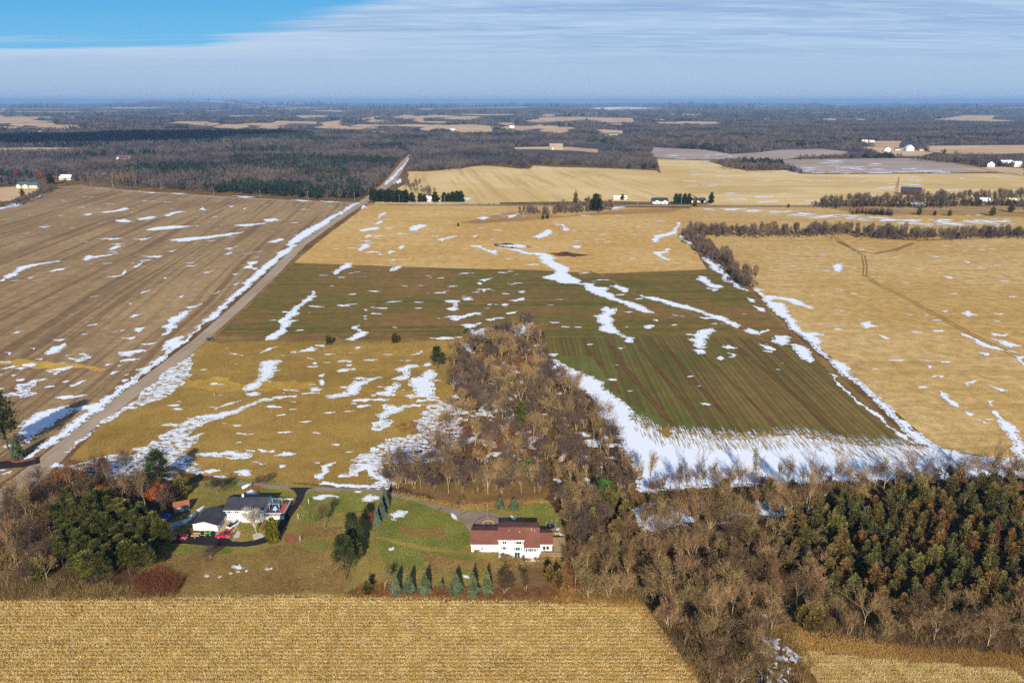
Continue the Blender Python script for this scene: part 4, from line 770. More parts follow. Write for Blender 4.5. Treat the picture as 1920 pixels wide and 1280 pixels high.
one(OAK[0], 'oak_tree', 128, 955, 5.5, 8, 'orange leafed tree left of the pine grove', 'oak')
one(OAK[1], 'oak_tree', 140, 920, 10, 8, 'tall rust tinged tree deep in the left wood', 'oak')
one(OAK[0], 'oak_tree', 190, 897, 8, 8, 'rust coloured tree at the snowy north edge of the left wood', 'oak')
one(OAK[1], 'oak_tree', 296, 950, 8, 8, 'orange brown tree below the lone dark pine', 'oak')
one(CED[0], 'cedar_tree', 342, 930, 8, 8, 'brown cedar behind the small garden shed', 'cedar', wide=1.4)
one(CED[2], 'cedar_tree', 75, 1090, 8, 8, 'green cedar between the bare trees and the pine grove', 'cedar', wide=1.2)
for px, py, h, lb in ((945, 1112, 8.5, 'bare tree below the red-roofed house, left of two'), (984, 1110, 7, 'bare tree below the red-roofed house, right of two'), (722, 1108, 7, 'bare tree at the left end of the spruce row')):
    one(rt.choice(BARE), 'bare_tree', px, py, h, 11.5, lb, 'tree', wide=1.15)
# ------------------------------------------------------------------ masses nobody could count: woodlots, hedgerows, brush, far woods
def mass(name, items, mats, label=None, cat=None, mul=None):
    """items: list of (acc_pair, x, y, z, s, sz, rz, material slots); one merged object"""
    Vs = []; Fs = []; Ms = []; n = 0
    for (tr, cr), x, y, s, sz, rz, mt, mc in items:
        c, sn_ = math.cos(rz), math.sin(rz)
        for acc, mi in ((tr, mt), (cr, mc)):
            V, Fc = acc.get(); W_ = np.empty_like(V); W_[:, 0] = (V[:, 0] * c - V[:, 1] * sn_) * s + x; W_[:, 1] = (V[:, 0] * sn_ + V[:, 1] * c) * s + y; W_[:, 2] = V[:, 2] * sz
            Vs.append(W_.astype(np.float32)); Fs.append(Fc + n); Ms.append(np.full(len(Fc), mi)); n += len(V)
    o = link(name, mesh_np(name, np.concatenate(Vs), np.concatenate(Fs), mats, np.concatenate(Ms))); tag(o, label, cat, kind='stuff'); return o
r5 = random.Random(17)
def items_of(fam, pts, smin, smax, mt, mc):
    out = []
    for p in pts:
        s = r5.uniform(smin, smax); out.append((r5.choice(fam)[2], p[0], p[1], s, s * r5.uniform(.88, 1.12), r5.uniform(0, 6.28), mt, mc))
    return out
# the far (northern) half of the central woodlot
top = fill('830,800 850,760 845,700 835,680 870,650 905,632 940,625 985,610 1015,640 1025,680 1070,712 1105,745 1130,785 1060,800 960,800 900,795', 135, 3.9, 31)
top += fill('725,915 745,880 800,858 860,840 900,800 1130,790 1160,840 1180,900 1190,950 1120,960 1060,950 1010,925 860,922', 88, 4.3, 27) + fill('726,905 860,905 1010,905 1012,925 860,928 740,918', 22, 4, 271) + fill('1048,955 1120,948 1150,985 1112,1012 1080,1055 1064,1010', 24, 3.8, 272)
it = items_of(BARE, top, .7, 1.1, 0, 1)
it2 = []
for k, (fam, a) in enumerate(zip(it, top)):
    if k % 2 == 0: it2.append((DARKB[k % len(DARKB)][2], *fam[1:6], 0, 2))
    else: it2.append(fam)
mass('woodlot_trees', it2, [M['bark'], M['twig'], M['twigdark']], 'leafless trees filling the central woodlot between the meadow and the green field', 'woodlot')

# light trees for crowds further off
def small_tree(seed, H=9, w=3.8, n=300, tn=14):
    r = np.random.default_rng(seed); tr = Acc(); cr = Acc()
    tr.add(*prisms(np.array([[0, 0, 0.]]), np.array([[r.normal() * .3, r.normal() * .3, H * .6]]), np.array([.16]), np.array([.06])))
    a = r.uniform(0, 6.283, tn); hh = H * r.uniform(.72, 1.0, tn); rr = w * .5 * r.uniform(.3, 1, tn)
    P0 = np.stack([a * 0, a * 0, H * r.uniform(.15, .5, tn)], 1); P1 = np.stack([np.cos(a) * rr, np.sin(a) * rr, hh], 1)
    tr.tri(slivers(P0, P1, np.full(tn, .10), r))
    P = r.normal(size=(n, 3)); P = nrm(P) * r.uniform(.35, 1, (n, 1)) ** .5 * np.array([w * .5, w * .5, H * .33]) + np.array([0, 0, H * .64])
    D = nrm(P - np.array([0, 0, H * .25])) + r.normal(size=(n, 3)) * .25; cr.tri(slivers(P, P + D * r.uniform(.9, 1.9, n)[:, None], np.full(n, .085), r))
    return (None, None, (tr, cr))
ST = [small_tree(200 + k, 9 + k % 3, 3.4 + .6 * (k % 2)) for k in range(5)]
def small_cone(seed, H=7, w=2.6, n=170):
    r = np.random.default_rng(seed); tr = Acc(); cr = Acc(); tr.add(*prisms(np.array([[0, 0, 0.]]), np.array([[0, 0, H * .8]]), np.array([.14]), np.array([.04])))
    t = r.uniform(0, 1, n) ** .6; a = r.uniform(0, 6.283, n); env = w * .5 * t ** .7 * (1 + .2 * np.sin(a * 4 + t * 9)); P = np.stack([np.cos(a) * env * .6, np.sin(a) * env * .6, .2 + (H - .3) * (1 - t)], 1)
    D = nrm(np.stack([np.cos(a), np.sin(a), r.uniform(.1, .9, n)], 1)); cr.tri(sprays(P, D, env * .5 + .35, np.full(n, .22), r)); return (None, None, (tr, cr))
SC = [small_cone(220 + k, 6.5 + k % 3) for k in range(3)]
def along(txt, w, n, seed):
    pts = [np.array(p) for p in PX(txt)]; L = [np.linalg.norm(b - a) for a, b in zip(pts, pts[1:])]; r = np.random.default_rng(seed); out = []
    for k in range(n):
        t = r.uniform(0, sum(L)); i = 0
        while t > L[i] and i < len(L) - 1: t -= L[i]; i += 1
        d = (pts[i + 1] - pts[i]) / L[i]; out.append(pts[i] + d * t + np.array((-d[1], d[0])) * r.normal() * w * .5)
    return out
hd = []
hd += items_of(ST, along('1292,436 1340,440 1430,441 1560,438 1600,436', 14, 120, 1), .75, 1.15, 0, 1)
hd += items_of(ST, along('1600,440 1660,448 1690,440', 12, 34, 2), .8, 1.25, 0, 1)
hd += items_of(ST, along('1650,445 1720,446 1920,442 2060,438', 10, 110, 3), .7, 1.1, 0, 1)
hd += items_of(SC, along('1600,440 1720,444 1920,441 2060,436', 12, 130, 4), .7, 1.2, 0, 2)
hd += items_of(SC, along('1292,436 1430,441 1560,438', 12, 14, 41), .6, .9, 0, 2)
hd += items_of(ST, along('1288,440 1318,470 1335,478', 9, 34, 5), .7, 1.1, 0, 1)
hd += items_of(ST, along('1345,482 1375,512 1402,540', 9, 46, 6), .7, 1.1, 0, 1)
hd += items_of(SC, along('1534,388 1640,384 1700,388 1800,384 1900,384 2000,386', 14, 300, 7), .7, 1.35, 0, 2)
hd += items_of(ST, along('1540,386 1700,381 1800,376 1920,372 2020,372', 26, 330, 8), .6, 1.3, 0, 1)
hd += items_of(SC, along('1597,401 1640,402 1672,404', 8, 60, 9), .7, 1.1, 0, 2)
hd += items_of(ST, along('978,396 1010,400 1036,402', 12, 22, 10), .5, .9, 0, 1)
hd += items_of(ST, along('1040,400 1070,398 1100,395 1140,392', 14, 46, 11), .7, 1.25, 0, 1)
hd += items_of(ST, along('735,345 765,345 790,362 800,372', 14, 26, 111), .8, 1.2, 0, 1)
hd += items_of(ST, along('0,390 30,384 60,372 100,352', 9, 150, 12), .4, .8, 0, 1)
hd += items_of(ST, along('1357,313 1400,317 1467,315', 34, 150, 13), .7, 1.05, 0, 1)
hd += items_of(ST, along('1500,298 1560,296 1640,293 1690,294', 30, 140, 14), .5, .9, 0, 1)
hd += items_of(SC, along('1495,300 1560,296 1690,294', 26, 50, 141), .6, .9, 0, 2)
hd += items_of(ST, along('1735,300 1800,306 1870,305 2000,312', 50, 280, 15), .8, 1.3, 0, 1)
hd += items_of(SC, along('1490,322 1600,325 1870,323', 4, 34, 16), .2, .5, 0, 1)
hd += items_of(ST, along('860,384 960,386', 4, 24, 16), .12, .3, 0, 1)
M['hedge'] = leafmat('hedge_twigs', c_('5c4e42'), c_('7a6852'), c_('54484a'), .12, objvar=0)
M['hedgecedar'] = leafmat('hedge_cedar', c_('3a3424'), c_('4a412c'), c_('4d3324'), .12, objvar=0)
for txt, w_, k_ in (('1292,438 1430,443 1560,440 1600,438', 14, 260), ('1600,442 1690,446', 12, 80), ('1650,447 1720,448 1920,444 2060,440', 10, 340), ('1288,440 1318,470 1335,480', 9, 90), ('1345,484 1375,514 1402,541', 9, 110), ('1534,389 1640,385 1700,388 1800,385 1900,385 2000,387', 20, 420), ('978,398 1010,401 1140,394', 14, 120), ('735,348 765,347 790,364 800,373', 14, 60)):
    hd += items_of(ST + SC[:1], along(txt, w_, k_, k_), .28, .62, 0, 1)
mass('hedgerow_trees', hd, [M['hedge'], M['hedge'], M['hedgecedar']], 'grey brown hedgerows and thickets between the distant stubble fields', 'hedgerow')

# far woods: leafless crowns and evergreens, coarser with distance
def forest(name, regions, mats, label, holes=()):
    r = np.random.default_rng(77); VV = []; MI = []
    for (poly, spacing, H, w, nt, evg) in regions:
        q = np.array(poly); lo, hi_ = q.min(0), q.max(0); A = (hi_ - lo).prod(); N = int(A / spacing ** 2); c = r.uniform(lo, hi_, (N, 2)); c = c[inpoly(c, poly)]
        for h in holes:
            dd = c[:, 1] * H * 1.1 / (CAMH - H)
            for kk in (0, .25, .5): bad = inpoly(c + np.stack([dd * 0, dd * kk], 1), h); c = c[~bad]; dd = dd[~bad]
        n = len(c)
        if not n: continue
        ev = (np.sin(c[:, 0] * .011 + 2) * np.sin(c[:, 1] * .013 + c[:, 0] * .004) + r.normal(size=n) * .25 > 1 - evg * 2) if evg < 1 else np.ones(n, bool)
        Hs = H * r.uniform(.75, 1.15, n) * np.where(ev, .95, 1)
        cen = np.repeat(np.stack([c[:, 0], c[:, 1], hgt(c[:, 0], c[:, 1])], 1), nt, 0); Hr = np.repeat(Hs, nt)[:, None]; er = np.repeat(ev, nt)
        u = nrm(r.normal(size=(n * nt, 3))) * r.uniform(.5, 1, (n * nt, 1)); loc = u * np.stack([np.full(n * nt, w * .55), np.full(n * nt, w * .55), Hr[:, 0] * .42], 1)
        loc[:, 2] += Hr[:, 0] * .56
        D = nrm(u * np.array([.6, .6, .3]) + np.array([0, 0, .8]) + r.normal(size=u.shape) * .3); ln = w * r.uniform(.35, .8, n * nt); wd = np.where(er, w * .16, w * .055)
        P0 = cen + loc - D * (ln * .5)[:, None]; VV.append(slivers(P0, P0 + D * ln[:, None], wd, r)); MI.append(np.where(er, 1, 0))
        # trunks
        k = n; b = np.stack([c[:, 0], c[:, 1], hgt(c[:, 0], c[:, 1])], 1); VV.append(slivers(b, b + np.stack([r.normal(size=n) * .5, r.normal(size=n) * .5, Hs * .9], 1), np.full(n, w * .04), r)); MI.append(np.full(n, 0))
    V = np.concatenate(VV).reshape(-1, 3); Fc = np.arange(len(V)).reshape(-1, 3)
    o = link(name, mesh_np(name, V, Fc, mats, np.concatenate(MI))); tag(o, label, 'forest', kind='stuff'); print(name, len(Fc)); return o
M['farbare'] = leafmat('far_bare_woods', c_('463e40'), c_('6c6058'), c_('3c3a44'), .02, objvar=0)
M['farpine'] = leafmat('far_evergreens', c_('222e24'), c_('303e2e'), c_('22292a'), .02, objvar=0)
W_left = PX('100,338 150,341 215,349 330,357 450,364 560,371 655,376 676,372 705,350 728,326 745,306 764,289 700,284 560,287 400,292 200,300 0,300 -300,300 -300,330 0,330')
W_left2 = PX('0,372 40,352 90,345 110,345 20,340 -200,345 -300,380 -200,400')
W_mid = PX('770,322 800,321 850,320 880,313 905,310 950,311 990,316 994,308 1100,312 1170,316 1231,318 1228,304 1205,286 1190,282 1122,286 1120,300 1000,296 958,292 960,284 1080,280 1100,270 900,268 790,272 776,286 768,300')
W_ridge = PX('1200,272 1235,268 1300,274 1355,284 1380,288 1410,284 1500,276 1560,274 1600,272 1640,264 1700,258 1740,256 1920,262 2300,264 2300,232 1920,228 1600,229 1300,230 1180,232 1110,240 1060,244 1000,260 1080,262 1190,276')
far1 = PX('-400,300 0,300 200,292 560,287 760,284 776,284 790,272 900,268 1000,264 1000,246 800,244 560,246 0,246 -400,246')
far2 = PX('-600,245 0,245 800,243 1060,243 1180,232 1600,229 1920,228 2400,232 2400,220 800,220 0,220 -600,220')
far3 = PX('-900,219 0,219 800,219 1180,221 1920,226 2600,226 2600,208 800,207 0,208 -900,208')
far4 = PX('-1000,207 1920,207 2800,207 2800,199 900,198.5 -1000,199')
P_grey = [T(1240, 180, 2.8235, '-40,272 0,275 230,285 370,308 500,300 640,285 850,280 990,295 960,310 720,325 640,340 370,330 240,338 0,330 -60,318'), T(1240, 180, 2.8235, '610,345 700,336 1300,330 1480,350 1640,375 1780,402 1300,408 860,410 740,402 660,385'), P_f6b, P_f6a, ribbon(fr, 30)]
clear = P_pale + P_grey + [PX('1120,254 1140,246 1170,246 1172,256'), PX('210,304 250,304 252,290 212,290'), PX('110,342 138,342 136,326 112,326')]
forest('far_woods', [(W_left, 8.5, 13.5, 7.5, 26, .26), (W_left2, 9, 11, 8, 26, .3), (W_mid, 8.0, 13, 7.5, 24, .08), (W_ridge, 17, 15, 15, 18, .12), (PX('-60,346 20,343 100,343 160,342 150,318 0,318 -100,325'), 11, 10, 8, 26, .3), (PX('1180,300 1230,296 1245,326 1500,326 1560,327 1870,325 1960,330 2300,348 2300,256 1740,256 1600,270 1400,286 1240,268 1180,276'), 15, 11, 12, 18, .15), (far1, 18, 15, 15, 18, .22), (far2, 42, 17, 34, 9, .2), (far3, 105, 15, 80, 6, .2), (far4, 380, 16, 240, 5, .2)],
       [M['farbare'], M['farpine']], 'purple brown leafless woods with dark evergreens stretching to the horizon', clear)
forest('pine_plantation', [(PX('430,300 560,296 640,310 660,345 600,352 560,330 440,318'), 7.5, 13, 7.5, 40, 1.0), (PX('600,346 660,345 690,352 668,372 640,372 610,362'), 7, 12, 7, 40, 1.0), (PX('0,274 300,268 560,264 600,258 560,250 300,252 0,262 -200,270'), 17, 17, 16, 30, 1.0)], [M['farpine'], M['farpine']], 'dark pine blocks standing among the far leafless woods')

# brush: upright stems and seed heads, one mass per tone
def brush(name, regs, mat, label, wd=.035):
    r = np.random.default_rng(abs(hash(label)) % 1000 if 0 else len(label)); VV = []
    for txt, n, h in regs:
        poly = PX(txt); q = np.array(poly); lo, hi_ = q.min(0), q.max(0); c = r.uniform(lo, hi_, (n * 4, 2)); c = c[inpoly(c, poly)][:n]
        # clump it
        c = c + r.normal(size=c.shape) * .2; k = 9; cc = np.repeat(c, k, 0) + r.normal(size=(len(c) * k, 2)) * .35; m = len(cc)
        hs = np.repeat(h * r.uniform(.35, 1.15, len(c)), k) * r.uniform(.5, 1, m); P0 = np.stack([cc[:, 0], cc[:, 1], np.zeros(m)], 1); D = r.normal(size=(m, 3)) * .38; D[:, 2] = 1
        VV.append(slivers(P0, P0 + nrm(D) * hs[:, None], np.full(m, wd), r))
    V = np.concatenate(VV).reshape(-1, 3); tag(link(name, mesh_np(name, V, np.arange(len(V)).reshape(-1, 3), mat)), label, 'brush', kind='stuff'); print(name, len(V) // 3)
brush('brush', [('1075,1060 1190,1000 1420,985 1460,1130 1440,1330 1330,1310 1210,1140 1100,1128', 5200, 2.6), ('720,915 790,850 850,760 845,690 930,620 1010,620 1030,690 1150,790 1190,950 1100,960 1020,930 860,925', 5000, 2.4),
    ('0,985 40,920 200,885 345,910 300,990 100,1000 100,1125 -50,1125', 3600, 2.4), ('1190,928 1500,908 1920,893 2000,920 1700,935 1450,955 1200,968', 6500, 1.9), ('0,1075 110,1085 250,1100 330,1112 330,1124 0,1126', 1300, 2.0), ('1400,1180 1500,1190 1530,1260 1500,1320 1390,1320', 420, 2.4), ('980,1046 1012,1048 1012,1056 940,1060 930,1050', 120, 1.4), ('1440,1000 1560,960 1920,925 2000,1160 1920,1235 1700,1210 1560,1195 1500,1150', 3800, 2.6)], M['brush'], 'tan and brown undergrowth beneath the woods', .04)
brush('red_brush', [('252,1085 300,1065 345,1090 330,1116 250,1118', 900, 2.6), ('1060,600 1062,600 1062,602', 1, 1), ('735,800 860,780 1010,800 1010,860 900,900 840,860', 900, 3.0), ('880,640 1000,640 1020,690 900,690', 700, 3.0), ('690,1092 760,1100 930,1108 1060,1100 1060,1060 1200,1130 900,1126 640,1118', 1500, 1.5)], M['brushred'], 'dark red dogwood brush patches', .04)
brush('dry_weeds', [('1480,1190 1600,1205 1760,1215 1920,1228 2020,1236 2020,1264 1860,1254 1640,1238 1500,1220', 2600, 1.1), ('1040,1118 1206,1130 1240,1180 1330,1290 1300,1290 1215,1175 1190,1142 1040,1128', 900, 1.2), ('0,1122 200,1118 350,1121 600,1114 900,1118 1150,1128 1210,1140 1150,1134 900,1126 600,1117 350,1124 0,1127', 900, .7), ('720,918 860,945 1020,938 1040,942 860,952', 700, .9), ('1500,1180 1640,1200 1760,1220 1740,1245 1560,1225 1480,1215', 1000, .9), ('1050,1100 1190,1120 1210,1140 1050,1125', 900, 1.2), ('1280,1000 1560,935 1580,925 1300,985', 700, 1.0), ('975,470 1000,466 1120,478 1040,484', 120, 1.2)], M['weeds'], 'pale dry weeds along field and lane edges', .03)
M['straw'] = leafmat('pale_straw', c_('c6a562'), c_('e0c486'), None, .3, objvar=0)
M['tuft'] = leafmat('grass_tufts', c_('86783c'), c_('a88f52'), c_('70682e'), .1, objvar=0)
residue('corn_stalks', ['-130,1128 600,1118 1210,1138 1340,1320 -200,1320', '1500,1225 1640,1240 1900,1260 1960,1320 1560,1320'], 200000, M['straw'], 'cut pale corn stalks lying in rows over the foreground field', rowgap=1.15, wd=.045)
residue('grass_tufts', [P_yardL, P_yardR], 60000, M['tuft'], 'tufts of grass in the two yards', (.15, .4), .05)
residue('meadow_tufts', ['380,640 900,640 850,760 720,912 130,870'], 90000, M['tuft'], 'tufts of dead grass on the meadow', (.2, .55), .06)
# ------------------------------------------------------------------ buildings, vehicles and yard things
def Yat(Z, py):
    lo, hi_ = 50., 6000.
    for _ in range(60):
        m = (lo + hi_) / 2
        if rowof(m, Z) > py: lo = m
        else: hi_ = m
    return lo
def Xat(px, Y, Z): return (px - 960) / F * (Y * CP + (CAMH - Z) * SP)
def siding(name, colr):
    m, n, b = newmat(name, .7, .25); sp = n.add('ShaderNodeSeparateXYZ'); t = n.add('ShaderNodeTexCoord'); n.l.new(t.outputs['Object'], sp.inputs[0])
    s = n.math('FRACT', n.math('MULTIPLY', sp.outputs[2], 4.5)); n.put(b.inputs['Base Color'], n.mix(n.ramp(s, .0, .25), tuple(x * .78 for x in colr), colr)); return m
def shingle(name, c1, c2):
    m, n, b = newmat(name, .9, .15); t = n.add('ShaderNodeTexCoord'); mp_ = n.add('ShaderNodeMapping'); mp_.inputs['Scale'].default_value = (1, 5, 5); n.l.new(t.outputs['Object'], mp_.inputs[0])
    v = n.noise(mp_.outputs[0], 2.2, 3, .7); u = n.noise(t.outputs['Object'], .35, 3, .6)
    n.put(b.inputs['Base Color'], n.mix(n.ramp(n.math('ADD', n.math('MULTIPLY', v, .6), n.math('MULTIPLY', u, .4)), .38, .62), c1, c2)); return m
B = {'white': siding('white_siding', (.80, .78, .72)), 'cream': siding('cream_siding', c_('d8cfa6')), 'tan': siding('stone_tan_wall', c_('a8977c')), 'grey': siding('grey_siding', c_('9aa0a4')), 'redwall': siding('dark_red_boards', c_('4a2226')),
     'brown': shingle('brown_red_shingles', c_('75473a'), c_('88594a')), 'dark': shingle('charcoal_shingles', c_('35343a'), c_('484750')), 'teal': shingle('teal_grey_roof', c_('3f5560'), c_('546a74')), 'rust': shingle('rusty_shingles', c_('8a5238'), c_('9c6548')),
     'snowroof': shingle('snowy_roof', (.7, .72, .76), (.8, .82, .86)), 'green': shingle('green_metal_roof', c_('2f6a58'), c_('3a7866')), 'trim': plain('white_trim', (.8, .8, .78), .5), 'glass': plain('dark_window_glass', (.03, .04, .05), .08, .6), 'shut': plain('grey_shutter', c_('8a9496'), .6),
     'redp': plain('red_car_paint', (.50, .012, .03), .25, .5, .05), 'whitep': plain('white_car_paint', (.75, .75, .75), .25, .5, .04), 'navyp': plain('navy_car_paint', (.02, .025, .06), .25, .5), 'tyre': plain('black_rubber', (.02, .02, .02), .9), 'steel': plain('grey_steel', (.4, .4, .42), .4, .5), 'light': plain('lamp_lens', (.7, .7, .65), .2, .5),
     'wood': plain('weathered_wood', c_('a98b62'), .85), 'polew': plain('pale_pole_wood', c_('a59684'), .85), 'bluet': plain('blue_tarpaulin', c_('1d4fae'), .5, .4, .2, 1.5), 'greenp': plain('green_tractor_paint', c_('2f8a35'), .4, .4), 'yellow': plain('yellow_paint', c_('e0b030'), .4, .4), 'brickr': plain('brick_red_floor', c_('b5503e'), .8), 'black': plain('black_mesh', (.02, .02, .03), .8), 'blue': plain('pale_blue_canvas', c_('8fb0d8'), .7), 'rock': plain('field_stone', c_('a79c8e'), .9, .2, .2)}
def gable_block(walls, roof, x0, x1, y0, y1, ze, zr, yr=None, ov=.3, th=.18, zef=None, z0=0):
    """walls under a roof whose ridge runs along x; zef = front eave height if it differs"""
    yr = (y0 + y1) / 2 if yr is None else yr; zef = ze if zef is None else zef
    walls.prism([(y0, z0), (y1, z0), (y1, ze - .02), (yr, zr - .02), (y0, zef - .02)], x0, x1, 'x')
    sf = (zr - zef) / (yr - y0); sb = (zr - ze) / (y1 - yr)
    for (ya, za, yb, zb) in ((y0 - ov, zef - ov * sf, yr, zr), (y1 + ov, ze - ov * sb, yr, zr)):
        roof.prism([(ya, za + .01), (yb, zb + .01), (yb, zb + th), (ya, za + th)], x0 - ov, x1 + ov, 'x')
def window(par, X, Y, Z, w_=1.1, h_=1.1, shutters=False, mull=1, name='window'):
    """on a south wall at Y: white frame standing proud, dark panes, optional shutters"""
    f = MB(); t = .09
    f.box(X - w_ / 2 - t, X + w_ / 2 + t, Y - .06, Y - .003, Z + h_ / 2, Z + h_ / 2 + t); f.box(X - w_ / 2 - t, X + w_ / 2 + t, Y - .09, Y - .003, Z - h_ / 2 - t, Z - h_ / 2)
    for k in range(mull + 2):
        xx_ = X - w_ / 2 + w_ * k / (mull + 1); f.box(xx_ - t / 2, xx_ + t / 2, Y - .06, Y - .003, Z - h_ / 2, Z + h_ / 2)
    fo = f.build('frame' if name == 'door' else 'frame', B['trim']); wo = MB().box(X - w_ / 2, X + w_ / 2, Y - .03, Y - .004, Z - h_ / 2, Z + h_ / 2).build(name, B['glass'], par); fo.parent = wo
    if shutters:
        for sg_ in (-1, 1): MB().box(X + sg_ * (w_ / 2 + .32) - .18, X + sg_ * (w_ / 2 + .32) + .18, Y - .06, Y - .003, Z - h_ / 2, Z + h_ / 2).build('shutter', B['shut'], wo)
    return wo
# the large white house with brown-red roofs
Ym = 159.43; hs = empty('white_house', (0, 0, 0)); tag(hs, 'long white house with several brown-red roofs behind the row of blue spruces', 'house')
xg0, xm0, xr0, xw0, xw1 = -11.5, -3.7, 3.48, 7.5, 11.2; zr = 7.4; ym = Ym + 3.7
w1 = MB(); r1 = MB(); gable_block(w1, r1, xg0, xm0 - .03, 162.1, 170.2, 2.75, 4.25, ov=.25); gw = w1.build('garage_wall', B['white'], hs); r1.build('roof', B['brown'], hs)
sl_ = (zr - 6.2) / 3.7
w2 = MB(); r2 = MB(); gable_block(w2, r2, xm0, xr0 - .02, Ym, ym + 4.1, 6.2, zr, ym, ov=.28); w2.build('wall', B['white'], hs); rf = r2.build('roof', B['brown'], hs)
MB().box(2.0, 2.25, ym - 1.6, ym - 1.35, 6.8, 7.4).box(-1, -.8, ym - 1.2, ym - 1.0, 6.9, 7.5).build('vent_pipe', B['steel'], rf)
MB().tube((5.4, ym - .8, 6.9), (5.4, ym - .8, 7.9), .12).tube((6.3, ym - 1.2, 6.8), (6.3, ym - 1.2, 7.6), .1).build('vent_pipe', B['steel'], rf)
w3 = MB(); r3 = MB(); gable_block(w3, r3, xr0, xw0, Ym - 1.5, ym + 4.0, 6.2, zr - .05, ym - .05, ov=.25, zef=4.75); w3.build('wall', B['white'], hs); r3.build('roof', B['brown'], hs)
w4 = MB(); r4 = MB(); gable_block(w4, r4, xw0 + .02, xw1, 160.4, 167.0, 4.0, 5.2, ov=.25); w4.build('wing_wall', B['white'], hs); r4.build('roof', B['brown'], hs)
def wp(px, row, Y): Z = Zat(Y, row); return Xat(px, Y, Z), Y, Z
for px, row, Y, a, b, s_, m_ in ((945.9, 1016.4, Ym, 1.15, .75, False, 1), (972.9, 1017, Ym, 1.5, .8, True, 1), (945.4, 1027, Ym, .8, .75, True, 0), (970.9, 1028.3, Ym, 1.3, .95, True, 1), (987.2, 1030.5, Ym - 1.5, .5, .9, True, 0), (995.2, 1030.5, Ym - 1.5, 1.5, .95, False, 2), (1003.2, 1030.5, Ym - 1.5, .5, .9, True, 0), (993.5, 1041, Ym - 1.5, .4, .4, False, 0), (1020.2, 1026.5, 160.4, .85, 1.1, False, 0), (1026.8, 1026.5, 160.4, .85, 1.1, False, 0), (904, 1028, 162.1, .5, .55, False, 0)):
    X, Y, Z = wp(px, row, Y); window(hs, X, Y, Z, a, b, s_, m_)
X, Y, Z = wp(969.8, 1041.5, Ym); window(hs, X, Y, 1.05, 1.5, 1.9, False, 1, 'door')
# deck at its east end
dk = empty('wooden_deck', (0, 0, 0)); tag(dk, 'raised tan wooden deck with railing at the right end of the red-roofed house', 'deck')
ya, yb = 157.9, 166.5
MB().box(8.2, 15.2, ya, 160.1, 1.75, 1.9).box(11.6, 15.2, 160.1, yb, 1.75, 1.9).build('floor', B['wood'], dk)
lg = MB()
for x_ in (8.3, 11.6, 15.1):
    for y_ in (ya + .1, 160.0) + ((yb - .1,) if x_ > 11 else ()): MB().box(x_ - .08, x_ + .08, y_ - .08, y_ + .08, 0, 1.75).build('leg', B['wood'], dk)
rl = MB(); rl.box(8.2, 15.2, ya, ya + .08, 2.8, 2.88).box(8.2, 15.2, ya + .02, ya + .06, 2.0, 2.06).box(15.12, 15.2, ya, yb, 2.8, 2.88).box(11.6, 15.2, yb - .08, yb, 2.8, 2.88)
for k in range(48): rl.box(8.25 + k * .147, 8.29 + k * .147, ya + .02, ya + .06, 1.9, 2.8)
for k in range(40): rl.box(15.14, 15.18, ya + k * .215, ya + k * .215 + .04, 1.9, 2.8)
rl.build('railing', B['wood'], dk)
# court island, flagpole, trampoline
fx, fy = G(915.3, 982.5); ring = [(fx + 1.75 * math.cos(t) * 1.0, fy + 1.75 * math.sin(t)) for t in np.linspace(0, 6.283, 25)[:-1]]
fb = empty('flower_bed', (fx, fy, 0)); tag(fb, 'round brick edged bed around the flagpole in the middle of the court', 'flower bed')
q = MB()
for k in range(24):
    t0, t1 = 2 * math.pi * k / 24, 2 * math.pi * (k + 1) / 24 - .03; pr = [(1.55 * math.cos(t0), 1.55 * math.sin(t0)), (1.8 * math.cos(t0), 1.8 * math.sin(t0)), (1.8 * math.cos(t1), 1.8 * math.sin(t1)), (1.55 * math.cos(t1), 1.55 * math.sin(t1))]
    q.poly([(a, b, .1) for a, b in pr] + [(a, b, .3) for a, b in pr], [(4, 5, 6, 7), (0, 1, 5, 4), (1, 2, 6, 5), (2, 3, 7, 6), (3, 0, 4, 7)])
q.build('edging', plain('tan_brick', c_('d3b083'), .9), fb); MB().tube((0, 0, .04), (0, 0, .2), 1.54, n=24).build('soil', plain('bed_soil', c_('8e6450'), .9), fb)
fp = empty('flagpole', (fx, fy, .2)); tag(fp, 'slim pale flagpole standing in the round bed on the court', 'flagpole')
MB().tube((0, 0, 0), (0, 0, 6.2), .09, .06).build('pole', B['polew'], fp); MB().ball((0, 0, 6.3), .13).build('finial', B['yellow'], fp)
jt = []
jt.append([(fx + 4.1 * math.cos(t), fy + 4.1 * math.sin(t)) for t in np.linspace(-.6, 3.9, 40)])
for a, b in (((896, 990), (890, 983)), ((891, 983), (903, 981)), ((927, 982), (941, 981)), ((863, 965), (879, 958)), ((915, 986), (925, 990)), ((790, 952), (798, 946)), ((820, 959), (828, 951)), ((749, 932), (756, 927))): jt.append([G(*a), G(*b)])
tag(sheet('pavement_joint', [ribbon(p, .22) for p in jt], .13, plain('tar_joint', c_('3f2f28'), .9)), kind='structure')
tx, ty = G(1032.7, 990.5); tp = empty('trampoline', (tx, ty, 0)); tag(tp, 'round black trampoline with pole enclosure on the lawn by the house', 'trampoline')
MB().tube((0, 0, .80), (0, 0, .86), 1.45, n=24).build('mat', B['black'], tp)
q = MB()
for k in range(24): t0, t1 = 2 * math.pi * k / 24, 2 * math.pi * (k + 1) / 24; q.tube((1.5 * math.cos(t0), 1.5 * math.sin(t0), .84), (1.5 * math.cos(t1), 1.5 * math.sin(t1), .84), .05, n=6)
q.build('frame', B['steel'], tp)
